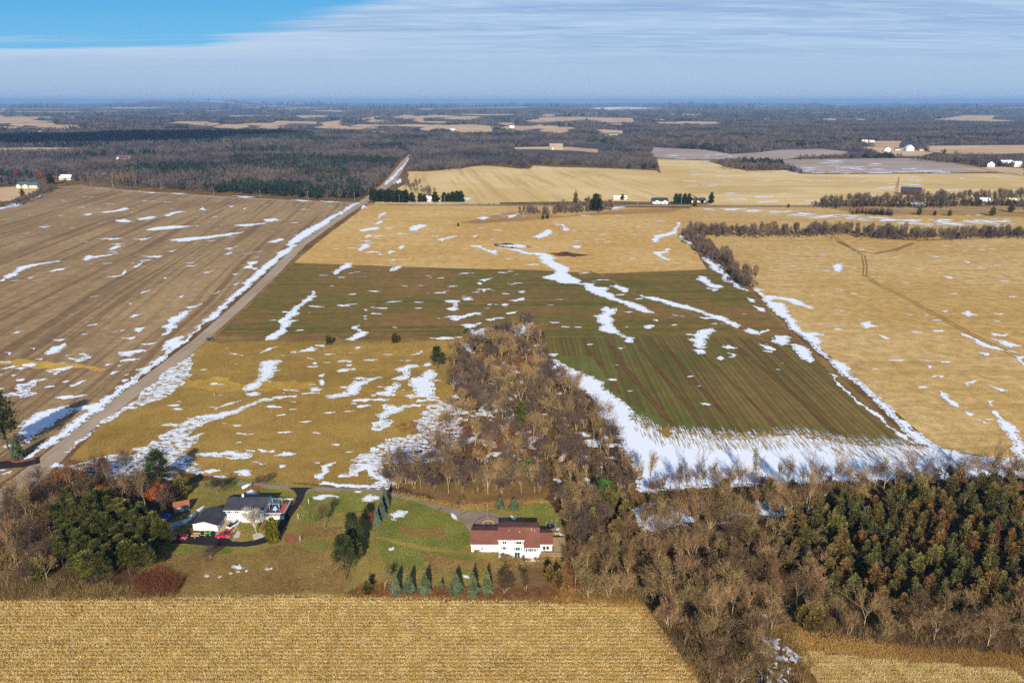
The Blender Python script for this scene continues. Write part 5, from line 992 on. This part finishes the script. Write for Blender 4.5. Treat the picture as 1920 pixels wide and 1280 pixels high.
for k in range(6):
    t0 = k * math.pi / 3 + .3; MB().tube((1.58 * math.cos(t0), 1.58 * math.sin(t0), 0), (1.58 * math.cos(t0), 1.58 * math.sin(t0), 2.6), .04, n=6).build('pole', B['steel'], tp)
# dark-roofed house, its garage and deck
Y2 = 177.64; h2 = empty('white_house', (0, 0, 0)); tag(h2, 'white two-storey house with charcoal roof beside the black driveway', 'house')
x0, x1 = -87.0, -75.2
w_ = MB(); r_ = MB(); gable_block(w_, r_, x0 + .3, x1, Y2, Y2 + 8.0, 3.85, 5.45, ov=.4); wl = w_.build('wall', B['white'], h2); rf = r_.build('roof', B['dark'], h2)
MB().box(-82.9, -82.3, Y2 + 4.2, Y2 + 4.8, 5.0, 6.3).build('chimney', B['trim'], rf)
MB().box(-82.3, -75.3, Y2 - 1.2, Y2 - .02, 0, 1.2).build('porch', B['trim'], h2)
for px, row, a, b, s_ in ((429, 959.3, 1.0, .8, True), (443.5, 959.3, 1.0, .8, True), (431, 969.5, .5, .5, False), (437, 969.9, .5, .7, False), (457, 963.2, .7, 1.0, True), (472, 960, 1.1, .8, True), (486, 960, 1.1, .8, True)):
    X, Y, Z = wp(px, row, Y2); window(h2, X, Y, Z, a, b, s_, 1)
g2 = empty('garage', (-90.7, 172.2, 0), R(-4)); tag(g2, 'white gabled garage with charcoal roof in front of the dark-roofed house', 'garage')
w_ = MB(); w_.prism([(-3.75, 0), (3.75, 0), (3.75, 2.25), (0, 3.3), (-3.75, 2.25)], 0, 7.6, 'y'); w_.build('wall', B['white'], g2)
r_ = MB()
for s_ in (-1, 1): r_.prism([(0, 3.32), (s_ * 4.05, 2.20), (s_ * 4.05, 2.36), (0, 3.48)][::s_], -.3, 7.9, 'y')
r_.build('roof', B['dark'], g2); window(g2, .2, 0, 2.2, .35, .35, False, 0)
MB().box(3.76, 3.80, 1.2, 4.2, .1, 2.0).build('garage_door', B['grey'], g2)
MB().box(3.76, 3.80, 5.2, 6.1, .1, 2.0).build('door', B['trim'], g2)
# its deck with pergola
Yd = Yat(1.2, 961); d2 = empty('raised_deck', (0, 0, 0)); tag(d2, 'deck with white railing, red rug and pergola at the right end of the dark-roofed house', 'deck')
xa, xb = -75.0, -69.3; y0_, y1_ = Y2 + .5, Y2 + 8.4
MB().box(xa, xb, y0_, y1_, 1.1, 1.25).build('floor', plain('dark_deck_boards', c_('5c5048'), .8), d2); MB().box(-71.4, -69.7, y0_ + 1.2, y1_ - 1.4, 1.254, 1.28).build('rug', B['brickr'], d2)
q = MB(); q.box(xa, xb, y0_, y0_ + .1, 2.15, 2.25).box(xb - .1, xb, y0_, y1_, 2.15, 2.25).box(-71.8, xb, y1_ - .1, y1_, 2.15, 2.25)
for k in range(20): q.box(xa + .05 + k * .285, xa + .13 + k * .285, y0_ + .02, y0_ + .08, 1.25, 2.15)
for k in range(24): q.box(xb - .08, xb - .02, y0_ + .3 + k * .32, y0_ + .38 + k * .32, 1.25, 2.15)
q.build('railing', B['trim'], d2); MB().box(xa, xb, y0_ - .05, y0_ - .005, .05, 1.2).build('skirt', B['trim'], d2)
pg = empty('pergola', (-73.2, Y2 + 5.2, 1.25)); tag(pg, 'small pale blue canopy frame standing on the deck', 'pergola')
for a, b in ((-1.5, -1.4), (1.5, -1.4), (-1.5, 1.4), (1.5, 1.4)): MB().box(a - .06, a + .06, b - .06, b + .06, 0, 2.1).build('post', B['trim'], pg)
q = MB().box(-1.7, 1.7, -1.5, -1.4, 2.1, 2.22).box(-1.7, 1.7, 1.4, 1.5, 2.1, 2.22)
for k in range(7): q.box(-1.5 + k * .5 - .03, -1.5 + k * .5 + .03, -1.7, 1.7, 2.22, 2.32)
q.build('beam', B['blue'], pg)
ps = empty('patio_umbrella', (-72.3, Y2 + 2.2, 1.25)); tag(ps, 'half open pale blue parasol between pergola and red rug', 'parasol'); MB().tube((0, 0, 0), (0, 0, 2.2), .04).build('pole', B['trim'], ps); MB().tube((0, 0, 1.3), (0, 0, 2.4), .85, .05, 8).build('canopy', B['blue'], ps)
for (x0_, x1_, y_, z_) in ((xg0 - .25, xm0 - .35, 161.83, 2.6), (xm0 - .28, xr0 - .3, Ym - .3, 5.98), (xw0 + .3, xw1 + .25, 160.13, 3.86)): MB().box(x0_, x1_, y_ - .09, y_ + .0, z_, z_ + .16).build('gutter', B['trim'], hs)
MB().box(x0 - .1, x1 + .4, Y2 - .52, Y2 - .42, 3.58, 3.74).build('gutter', B['trim'], h2)
# sheds, tarp, tank, small posts
sx_, sy_ = G(342, 955); sh = empty('garden_shed', (sx_, sy_, 0), R(22)); tag(sh, 'small grey garden shed with rusty brown roof under the trees', 'shed')
w_ = MB(); r_ = MB(); gable_block(w_, r_, -2.2, 2.2, -1.3, 1.5, 1.9, 2.9, ov=.2); w_.build('wall', B['grey'], sh); r_.build('roof', B['rust'], sh); MB().box(-.5, .5, -1.36, -1.31, .05, 1.7).build('door', B['trim'], sh)
bx, by = G(312, 972); q = MB().ball((0, 0, .3), 1, 1.75, 1.5, 1.5, 16, 8); o = q.build('tarp_covered_heap', B['bluet'], None, (bx, by, 0), 0, 0, False); tag(o, 'bright blue tarpaulin stretched over a rounded heap left of the garage', 'tarp')
bx, by = G(322, 990); o = MB().prism([(-1.1, 0), (1.1, 0), (1.3, .7), (.9, 1.0), (-.9, 1.0), (-1.3, .7)], -3.2, 3.2, 'x').build('covered_boat', B['grey'], None, (bx, by, .25), R(38), .08); tag(o, 'long grey covered boat shape lying beside the blue tarpaulin', 'boat')
bx, by = G(463.3, 914); pt = empty('gas_tank', (bx, by, 0), R(-38)); tag(pt, 'white cylindrical gas tank on the mulch bed by the lane', 'tank')
q = MB().tube((0, -1.5, .75), (0, 1.5, .75), .5, n=14).ball((0, -1.5, .75), .5, 1, .5, 1, 14).ball((0, 1.5, .75), .5, 1, .5, 1, 14); q.build('vessel', B['trim'], pt, smooth=True)
for s_ in (-1, 1): MB().box(-.35, .35, s_ - .08, s_ + .08, 0, .4).build('leg', B['steel'], pt)
MB().tube((0, 0, 1.2), (0, 0, 1.45), .18).build('valve_cover', B['steel'], pt)
for px, py, h_, lb in ((579, 945, 1.9, 'thin white post standing on the green lawn near the lane'), (559.5, 973, 1.7, 'thin pale post on the lawn right of the driveway bend'), (563, 1014, 1.5, 'white post beside the tan mulch circle'), (412, 1123, 1.1, 'white marker post at the edge of the front stubble field'), (402, 742, 1.2, 'dark marker in the meadow by the long snow streak')):
    x_, y_ = G(px, py); o = empty('marker_post', (x_, y_, 0)); tag(o, lb, 'post', 'marker posts on the lawns'); MB().tube((0, 0, 0), (0, 0, h_), .07, n=8).build('post', B['trim'], o); MB().box(-.13, .13, -.05, .05, h_ - .1, h_ + .12).build('cap', B['polew'], o)
for k, (px, py, s_, lb) in enumerate(((433, 1075, .5, 'pale field stone left in the dry grass below the driveway'), (441, 1062, .7, 'largest grey field stone, north of the others'), (447, 1072, .5, 'grey stone just east of the pale ones'), (388, 1080, .6, 'western field stone with snow beside it'), (412, 1082, .4, 'small stone at the south of the group'), (502, 1067, .6, 'long pale stone east of the group'))):
    x_, y_ = G(px, py); me = MB().ball((0, 0, .2), s_, 1.3, .9, .6, 9, 5); rr_ = random.Random(k); me.v = [(a * rr_.uniform(.85, 1.15), b * rr_.uniform(.85, 1.15), c * rr_.uniform(.85, 1.1)) for a, b, c in me.v]; tag(me.build('field_stone', B['rock'], None, (x_, y_, 0)), lb, 'stone', 'field stones in the dry grass')
# vehicles
def wheels(par, xs, yw, r_=.33):
    for x_ in xs:
        for s_ in (-1, 1):
            wo = MB().tube((x_, s_ * yw - .11, r_), (x_, s_ * yw + .11, r_), r_, n=16).build('wheel', B['tyre'], par); MB().tube((x_, s_ * (yw + .115) - .01, r_), (x_, s_ * (yw + .115) + .01, r_), r_ * .6, n=12).build('rim', B['steel'], wo)
def loft(sections):
    """cross-sections (x, half width, z bottom, z top, top half width) along a body"""
    m = MB(); vs = []
    for x_, hw, zb, zt, tw in sections: vs += [(x_, -hw, zb), (x_, hw, zb), (x_, hw, (zb + zt) * .52), (x_, tw, zt), (x_, -tw, zt), (x_, -hw, (zb + zt) * .52)]
    n = len(sections); fs = [tuple(range(6)), tuple(range(6 * n - 1, 6 * n - 7, -1))]
    for i in range(n - 1):
        for k in range(6): fs.append((i * 6 + k, i * 6 + (k + 1) % 6, i * 6 + 6 + (k + 1) % 6, i * 6 + 6 + k)[::-1])
    return m.poly(vs, fs)
def car(x, y, rz, paint, label, name='parked_car', s=1):
    o = empty(name, (x, y, .06), rz); o.scale = (s,) * 3; tag(o, label, 'car')
    loft([(-2.2, .72, .38, .78, .6), (-2.05, .85, .25, .92, .75), (-1.2, .88, .22, .95, .80), (.9, .88, .22, .95, .80), (1.9, .86, .24, .82, .74), (2.2, .7, .35, .68, .6)]).build('body', paint, o, bevel=.05)
    loft([(-1.95, .78, .86, .90, .70), (-1.35, .79, .88, 1.36, .62), (.1, .79, .88, 1.42, .64), (1.05, .78, .88, .95, .68)]).build('cabin', B['glass'], o); MB().box(-1.25, .15, -.60, .60, 1.40, 1.45).build('roof', paint, o)
    wheels(o, (-1.35, 1.4), .80)
    for s_ in (-1, 1): MB().box(2.08, 2.2, s_ * .6 - .14, s_ * .6 + .14, .58, .72).build('headlight', B['light'], o); MB().box(-2.22, -2.12, s_ * .6 - .14, s_ * .6 + .14, .62, .76).build('tail_light', B['brickr'], o)
    return o
def at(px, py): return tuple(G(px, py))
car(*at(420, 1006), R(4), B['redp'], 'red car parked on the black driveway at the concrete path', s=.95)
car(*at(339, 1010), R(196), B['redp'], 'red car parked at the left end of the black driveway near pines', s=.95)
car(*at(394, 638), R(0), B['navyp'], 'dark blue car parked at the meadow edge beside the country road', s=.95)
tk = empty('pickup_truck', (*at(439.5, 985.5), .06), R(66)); tag(tk, 'white pickup parked nose-in on the concrete path', 'pickup')
loft([(-2.4, .85, .4, 1.0, .82), (-2.3, .92, .35, 1.05, .88), (.6, .92, .35, 1.05, .88), (1.9, .9, .38, 1.02, .82), (2.45, .8, .45, .9, .72)]).build('body', B['whitep'], tk, bevel=.05); loft([(-.75, .86, 1.05, 1.1, .82), (-.6, .86, 1.05, 1.62, .70), (.6, .86, 1.05, 1.62, .70), (1.15, .85, 1.05, 1.1, .76)]).build('cabin', B['glass'], tk); MB().box(-.6, .6, -.69, .69, 1.60, 1.66).build('roof', B['whitep'], tk)
MB().box(-2.25, -.8, -.75, .75, 1.055, 1.075).build('bed_floor', B['black'], tk); wheels(tk, (-1.5, 1.5), .84, .38)
def trailer(px, py, rz, mat, label, L=2.6, W=1.5):
    o = empty('utility_trailer', (*at(px, py), .06), rz); tag(o, label, 'trailer')
    MB().box(-L / 2, L / 2, -W / 2, W / 2, .45, .53).build('bed', mat, o); MB().box(-L / 2, L / 2, -W / 2, -W / 2 + .06, .53, .9).box(-L / 2, L / 2, W / 2 - .06, W / 2, .53, .9).box(-L / 2, -L / 2 + .06, -W / 2 + .06, W / 2 - .06, .53, .9).build('side_rail', mat, o)
    MB().box(L / 2, L / 2 + 1.0, -.05, .05, .42, .5).build('drawbar', B['steel'], o); wheels(o, (0,), W / 2 + .14, .28)
trailer(429.5, 995.5, R(60), B['brickr'], 'small brown open trailer behind the white pickup', 1.9, 1.3)
trailer(368, 1005.5, R(2), B['wood'], 'wooden flat trailer between the left red car and the garage', 2.3, 1.4)
tr_ = empty('garden_tractor', (*at(390, 1002.5), .06), R(5)); tag(tr_, 'small green garden tractor with yellow wheels before the garage', 'tractor')
MB().box(.1, 1.1, -.32, .32, .4, .95).build('hood', B['greenp'], tr_, bevel=.06); MB().box(-.95, .1, -.55, .55, .42, .62).build('deck', B['greenp'], tr_); MB().box(-.75, -.3, -.25, .25, .62, .75).box(-.85, -.72, -.25, .25, .75, 1.15).build('seat', B['yellow'], tr_)
MB().tube((-.05, 0, .9), (-.2, 0, 1.2), .03).build('steering_column', B['black'], tr_)
for x_, r_, y_ in ((-.65, .4, .55), (.8, .27, .45)):
    for s_ in (-1, 1): wo = MB().tube((x_, s_ * y_ - .12, r_), (x_, s_ * y_ + .12, r_), r_, n=14).build('wheel', B['tyre'], tr_); MB().tube((x_, s_ * (y_ + .125) - .01, r_), (x_, s_ * (y_ + .125) + .01, r_), r_ * .55, n=10).build('rim', B['yellow'], wo)

# ------------------------------------------------------------------ distant farms and houses
def farhouse(px, py, w_, d_, ze, zr, wall, roof, label, rz=0, cat='house', name='farmhouse', wins=3, cross=None, door=True, chim=False):
    x_, y_ = G(px, py); o = empty(name, (x_, y_, hgt(x_, y_) if y_ > 6400 else 0), R(rz)); tag(o, label, cat)
    a = MB(); b = MB(); gable_block(a, b, -w_ / 2, w_ / 2, 0, d_, ze, zr, ov=.5, th=.3); a.build('wall', B[wall], o); rf = b.build('roof', B[roof], o)
    if cross:
        for cx in cross:
            a = MB(); a.prism([(cx - 3.2, 0), (cx + 3.2, 0), (cx + 3.2, ze * .95), (cx, ze + 1.6), (cx - 3.2, ze * .95)], -2.5, d_ * .45, 'y'); a.build('gable_wall', B[wall], o)
            b = MB()
            for s_ in (-1, 1): b.prism([(cx, ze + 1.65), (cx + s_ * 3.6, ze * .95 - .15), (cx + s_ * 3.6, ze * .95 + .1), (cx, ze + 1.9)][::s_], -2.9, d_ * .5, 'y')
            b.build('roof', B[roof], o); MB().box(cx - 1.2, cx + 1.2, -2.56, -2.51, .6, ze * .75).build('garage_door', B['trim' if wall != 'white' else 'shut'], o)
    for k in range(wins):
        cx = -w_ / 2 + w_ * (k + .5) / wins
        if cross and min(abs(cx - c) for c in cross) < 4.2: continue
        MB().box(cx - .8, cx + .8, -.06, -.004, ze * .45, ze * .45 + 1.3).build('window', B['glass'], o)
    if door: MB().box(w_ * .12, w_ * .12 + 1, -.08, -.004, .1, 2.1).build('door', B['shut'], o)
    if chim: MB().box(-.5, .5, d_ * .4, d_ * .4 + 1, zr - .6, zr + 1.2).build('chimney', B['brickr'], rf)
    return o
farhouse(51, 353, 30, 11, 4.6, 8.0, 'cream', 'teal', 'cream house with teal roof and two front gables at the far left', cross=(-10.5, 0), wins=6)
farhouse(2, 342, 16, 11, 4.5, 9, 'white', 'dark', 'white gabled house cut by the left picture edge', rz=15, chim=True)
farhouse(122, 338, 20, 12, 4, 8, 'cream', 'snowroof', 'house with snow covered roof at the wood edge left of the fields', rz=-8)
farhouse(232, 300, 26, 11, 5, 9, 'white', 'brown', 'white house with reddish roof among the left woods', rz=20, cross=(-10,), wins=5)
farhouse(806, 378, 10, 8, 3.5, 6, 'white', 'snowroof', 'small white house hidden among dark evergreens at the crossroad', wins=2)
farhouse(822, 377, 4, 5, 2.5, 4, 'white', 'dark', 'little white outbuilding right of the house among evergreens', wins=1, name='outbuilding', cat='shed')
farhouse(1163, 374, 17, 7, 2.8, 4.2, 'white', 'snowroof', 'long low white building beside the golden willow', wins=3, name='outbuilding', cat='building')
farhouse(1238, 382, 19, 11, 3.2, 6.6, 'white', 'dark', 'white house with two front gables and dark roof by the crossroad', cross=(-4.6, 5.2), wins=2, door=False)
farhouse(1306, 380, 20, 8, 3.0, 5.0, 'cream', 'dark', 'long low cream house between dark evergreens on the crossroad', wins=5)
farhouse(1318, 380, 6, 8, 3.0, 5.4, 'white', 'dark', 'white garage at the right end of the long cream house', wins=1, name='outbuilding', cat='garage')
farhouse(1334, 381, 3.5, 4, 2.6, 4, 'white', 'snowroof', 'tiny white shed under the dark spruce at the crossroad', wins=1, name='outbuilding', cat='shed')
farhouse(1043, 281, 34, 20, 8, 15, 'tan', 'tan', 'large stone coloured house alone on the pale meadow', cross=(-9,), wins=5, chim=True)
farhouse(1131, 256, 30, 18, 7, 12, 'tan', 'brown', 'big tan barn on the ridge clearing', wins=3, name='barn', cat='barn')
farhouse(1150, 254, 36, 16, 6, 9, 'tan', 'green', 'green roofed shed beside the tan ridge barn', wins=3, name='barn', cat='barn')
farhouse(1711, 283, 18, 18, 8, 15, 'white', 'snowroof', 'large white gabled barn on the far right farm', rz=80, wins=2, name='barn', cat='barn')
farhouse(1669, 284, 14, 14, 7, 12, 'white', 'dark', 'narrow white farmhouse left of the large white barn', rz=70, wins=2)
farhouse(1684, 282, 14, 8, 3.5, 6, 'white', 'brown', 'low outbuilding between farmhouse and white barn', wins=2, name='outbuilding', cat='shed')
farhouse(1728, 283, 10, 8, 4, 7, 'cream', 'brown', 'small tan outbuilding right of the large white barn', wins=1, name='outbuilding', cat='shed')
farhouse(1622, 267, 18, 10, 4, 7, 'cream', 'snowroof', 'cream house on the slope near the ridge wood', wins=3)
farhouse(1635, 267, 15, 9, 3.5, 6, 'white', 'snowroof', 'white shed right of the cream slope house', wins=2, name='outbuilding', cat='shed')
farhouse(1864, 313, 14, 12, 6, 11, 'white', 'dark', 'white farmhouse below the right hand wood', rz=60, wins=2)
farhouse(1889, 312, 22, 14, 6, 11, 'redwall', 'snowroof', 'red barn with snowy roof at the right farm', wins=2, name='barn', cat='barn')
farhouse(1909, 313, 16, 14, 7, 10, 'white', 'snowroof', 'white machine shed at the far right farm', wins=1, name='barn', cat='barn')
farhouse(1921, 309, 22, 12, 6, 9, 'grey', 'teal', 'teal roofed building cut by the right picture edge', wins=2, name='barn', cat='barn')
farhouse(1707, 366, 24, 12, 4.5, 10, 'redwall', 'dark', 'dark wine coloured barn behind the right thicket', rz=-28, wins=0, name='barn', cat='barn', door=False)
farhouse(1848, 382, 12, 8, 3.4, 6.6, 'grey', 'snowroof', 'grey shed with pale roof at the end of the right thicket', wins=1, name='outbuilding', cat='shed')
farhouse(1900, 380, 9, 6, 3, 5, 'cream', 'cream', 'small yellowish shed near the right edge', wins=1, name='outbuilding', cat='shed')
farhouse(1722, 388, 16, 9, 2.6, 4.4, 'grey', 'snowroof', 'low whitish ruin in front of the right thicket', wins=2, name='outbuilding', cat='shed')
farhouse(1918, 388, 14, 9, 3.4, 6, 'redwall', 'dark', 'dark red shed cut by the right edge beyond the pasture', wins=1, name='outbuilding', cat='shed')
for px, py, lb in ((848, 247, 'white farm buildings speck left of the far tan field'), (395, 249, 'tiny white house in the left distance'), (1515, 225, 'far white house beyond the ridge'), (960, 240, 'white house in the far middle distance'), (1102, 228, 'far white barn right of the pale fields'), (180, 246, 'tiny pale house beyond the left woods'), (72, 252, 'far house at the left among woods')):
    farhouse(px, py, 22, 12, 6, 11, 'white', 'snowroof', lb, wins=2, door=False)
# windmill tower
x_, y_ = G(1680, 362); wt = empty('windmill_tower', (x_, y_, 0)); tag(wt, 'rusty lattice windmill tower standing by the dark wine barn', 'tower'); rm = plain('rusty_iron', c_('7a3e30'), .8)
q = MB(); h_ = 20
for a, b in ((-1, -1), (1, -1), (1, 1), (-1, 1)): MB().tube((a * 1.8, b * 1.8, 0), (a * .25, b * .25, h_), .16, .12, 6).build('leg', rm, wt)
for k in range(6):
    z0, z1 = h_ * k / 6, h_ * (k + 1) / 6; s0, s1 = 1.8 - 1.55 * k / 6, 1.8 - 1.55 * (k + 1) / 6
    for a, b, c, d in ((-1, -1, 1, -1), (1, -1, 1, 1), (1, 1, -1, 1), (-1, 1, -1, -1)): q.tube((a * s0, b * s0, z0), (c * s1, d * s1, z1), .07, n=4); q.tube((a * s1, b * s1, z1), (c * s1, d * s1, z1), .07, n=4)
q.build('brace', rm, wt); q = MB()
for k in range(12): t = k * math.pi / 6; q.poly([(0, -.3, h_ + .6), (math.cos(t) * 1.5, -.3, h_ + .6 + math.sin(t) * 1.5), (math.cos(t + .3) * 1.5, -.15, h_ + .6 + math.sin(t + .3) * 1.5)], [(0, 1, 2)])
q.build('wind_wheel', rm, wt)
# utility poles along the crossroad
pp = [(212.5, 353), (303, 358), (401, 364.5), (488, 371), (578, 374), (665, 377), (749, 380.5), (834, 383.5), (930, 385.5), (1031, 387), (1195, 386), (1277, 384.5), (1437, 386), (1560, 388), (171, 348)]
for k, (px, py) in enumerate(pp):
    x_, y_ = G(px, py); o = empty('utility_pole', (x_, y_, 0)); tag(o, ['wooden utility pole with crossarm along the far wood edge', 'wooden utility pole with crossarm along the crossroad'][k >= 5 and k < 14], 'utility pole', ['utility poles along the wood edge', 'utility poles along the crossroad'][k >= 5 and k < 14])
    MB().tube((0, 0, 0), (0, 0, 10.5), .17, .12).build('pole', B['polew'], o); MB().box(-1.2, 1.2, -.06, .06, 9.6, 9.75).build('crossarm', B['polew'], o)
# evergreens and shrubs standing by the farms
def far_tree(fam, name, px, py, h_, base, label, cat, group, wide=1): one(fam, name, px, py, h_, base, label, cat, group, wide)
for k in range(13): far_tree(DC[k % 2], 'evergreen_tree', 699 + k * 5.2, 376 + (k % 3) * 1.6 - .8 + k * .18, 15.5, 9, 'dark evergreen in the solid row east of the crossroad corner', 'evergreen', 'evergreen row at the crossroad corner', 1.0)
for px, h_ in ((773, 13), (788, 12), (796, 10), (816, 14), (833, 13), (841, 12), (849, 14), (857, 15), (864, 15)): far_tree(DC[0], 'evergreen_tree', px, 379, h_, 9, 'dark evergreen near the small white house at the crossroad', 'evergreen', 'evergreens around the small white house', .95)
far_tree(DC[1], 'evergreen_tree', 1117, 396, 21, 9, 'broad dark evergreen right of the roadside thicket', 'evergreen', None, 1.1); far_tree(CED[0], 'evergreen_tree', 1079, 384, 18, 8, 'narrow dark evergreen rising from the roadside thicket', 'evergreen', None, .8)
wl_ = two('willow', *bare_mesh(301, H=11, spread=.9, low=.2, up=.4, twigw=.12), M['bark'], M['willow']); far_tree(wl_, 'willow_tree', 1126, 378, 16, 11, 'round golden willow beyond the broad evergreen', 'willow', None, .9)
fb_ = [two('farbare', *bare_mesh(310 + k, H=11, spread=1, low=.2, up=.3, twigw=.12), M['bark'], M['twigdark']) for k in range(2)]
far_tree(fb_[0], 'bare_tree', 1100, 388, 16, 11, 'bare tree between the two roadside evergreens', 'tree', None); far_tree(fb_[1], 'bare_tree', 1142, 390, 15, 11, 'purplish bare tree right of the broad evergreen', 'tree', None); far_tree(fb_[0], 'bare_tree', 1020, 398, 9, 11, 'bare tree above the two dark bushes in the stubble', 'tree', None)
for px in (1267, 1274, 1283, 1291): far_tree(DC[0], 'evergreen_tree', px, 383, 14, 9, 'dark columnar evergreen between the two crossroad houses', 'evergreen', 'evergreens between the crossroad houses', .8)
far_tree(DC[1], 'evergreen_tree', 1333, 382, 15, 9, 'dark spruce right of the long cream house', 'evergreen', None, .7); far_tree(CED[1], 'evergreen_tree', 1167, 375, 9, 8, 'dark bush-like evergreen before the long white building', 'evergreen', None, 1.2)
for px, py, h_, lb in ((1018, 411, 6, 'left dark bush of the pair in the stubble'), (1026, 410, 6.5, 'right dark bush of the pair in the stubble'), (859, 424, 4, 'small dark shrub in the middle of the stubble field'), (1303, 386, 8, 'round dark shrub below the long cream house'), (1478, 389, 5, 'lone dark shrub beside the crossroad'), (1723, 403, 9, 'left lone cedar on the hill pasture'), (1752, 404, 6, 'middle lone cedar on the hill pasture'), (1780, 405, 8, 'right lone cedar on the hill pasture'), (1860, 405, 11, 'dark cedar left of the pasture corner thicket'), (1895, 398, 12, 'dark cedar in the pasture corner thicket')):
    far_tree(CED[len(lb) % 5], 'cedar_shrub', px, py, h_, 8, lb, 'cedar', None, 1.5)
wg = [two('orangetree', *bare_mesh(320, H=11, spread=1, low=.2, up=.3, twigw=.16), M['bark'], M['oakleaf'])]
far_tree(wg[0], 'orange_tree', 33, 338, 17, 11, 'round orange leafed tree behind the cream house, left of two', 'tree', None, .9); far_tree(wg[0], 'orange_tree', 78, 338, 16, 11, 'round orange leafed tree behind the cream house, right of two', 'tree', None, .8)
far_tree(DC[0], 'evergreen_tree', 96, 346, 17, 9, 'dark evergreen between orange tree and snowy roof', 'evergreen', None); far_tree(CED[2], 'cedar_shrub', 43, 369, 12, 8, 'dark cedar below the cream house lawn', 'cedar', None, 1.2)
for k in range(9): far_tree(SLIM[k % 3], 'bare_tree', 212 + k * 5.5, 352 - (k % 2), 17, 13, 'tall pale barked tree at the edge of the far left wood', 'tree', 'pale tall trees at the far wood edge', 1.0)

# a low cloud high overhead: its shadow darkens the band of forest on the far left
CZ = 1300.; off = CZ / math.tan(SUN_EL); outl = ragged(PX('-700,262 -200,262 0,258 120,256 220,252 330,249 440,250 570,252 560,256 480,260 430,266 300,270 120,273 -200,276 -700,278'), .2, 120, 4, 260)
q = np.array(outl); q[:, 1] -= off; cen = q.mean(0); n_ = len(q); V = np.concatenate([np.c_[cen + (q - cen) * k, np.full(n_, CZ + dz)] for k, dz in ((.93, -25), (1, 0), (.95, 35), (.8, 70))]); rr_ = np.random.default_rng(2); V[:, 2] += rr_.normal(size=len(V)) * 8
me = bpy.data.meshes.new('cloud'); me.from_pydata([tuple(v) for v in V], [], [tuple(range(n_))[::-1], tuple(range(3 * n_, 4 * n_))] + [(r_ * n_ + i, r_ * n_ + (i + 1) % n_, r_ * n_ + n_ + (i + 1) % n_, r_ * n_ + n_ + i) for r_ in range(3) for i in range(n_)]); me.materials.append(plain('cloud_white', (.85, .86, .9), 1, 0, .03, .01)); tag(link('cloud', me), kind='structure')
# ------------------------------------------------------------------ air
hz = bpy.data.materials.new('haze_air'); hz.use_nodes = True; hz.node_tree.nodes.clear(); n = NT(hz.node_tree)
pv = n.add('ShaderNodeVolumePrincipled'); pv.inputs['Color'].default_value = (.36, .60, .96, 1); pv.inputs['Density'].default_value = 6.2e-5; pv.inputs['Anisotropy'].default_value = 0
oo = n.add('ShaderNodeOutputMaterial'); n.l.new(pv.outputs[0], oo.inputs['Volume'])
o = MB().box(-60000, 60000, -900, 44000, -1.0, 200).build('haze', hz); tag(o, kind='stuff')
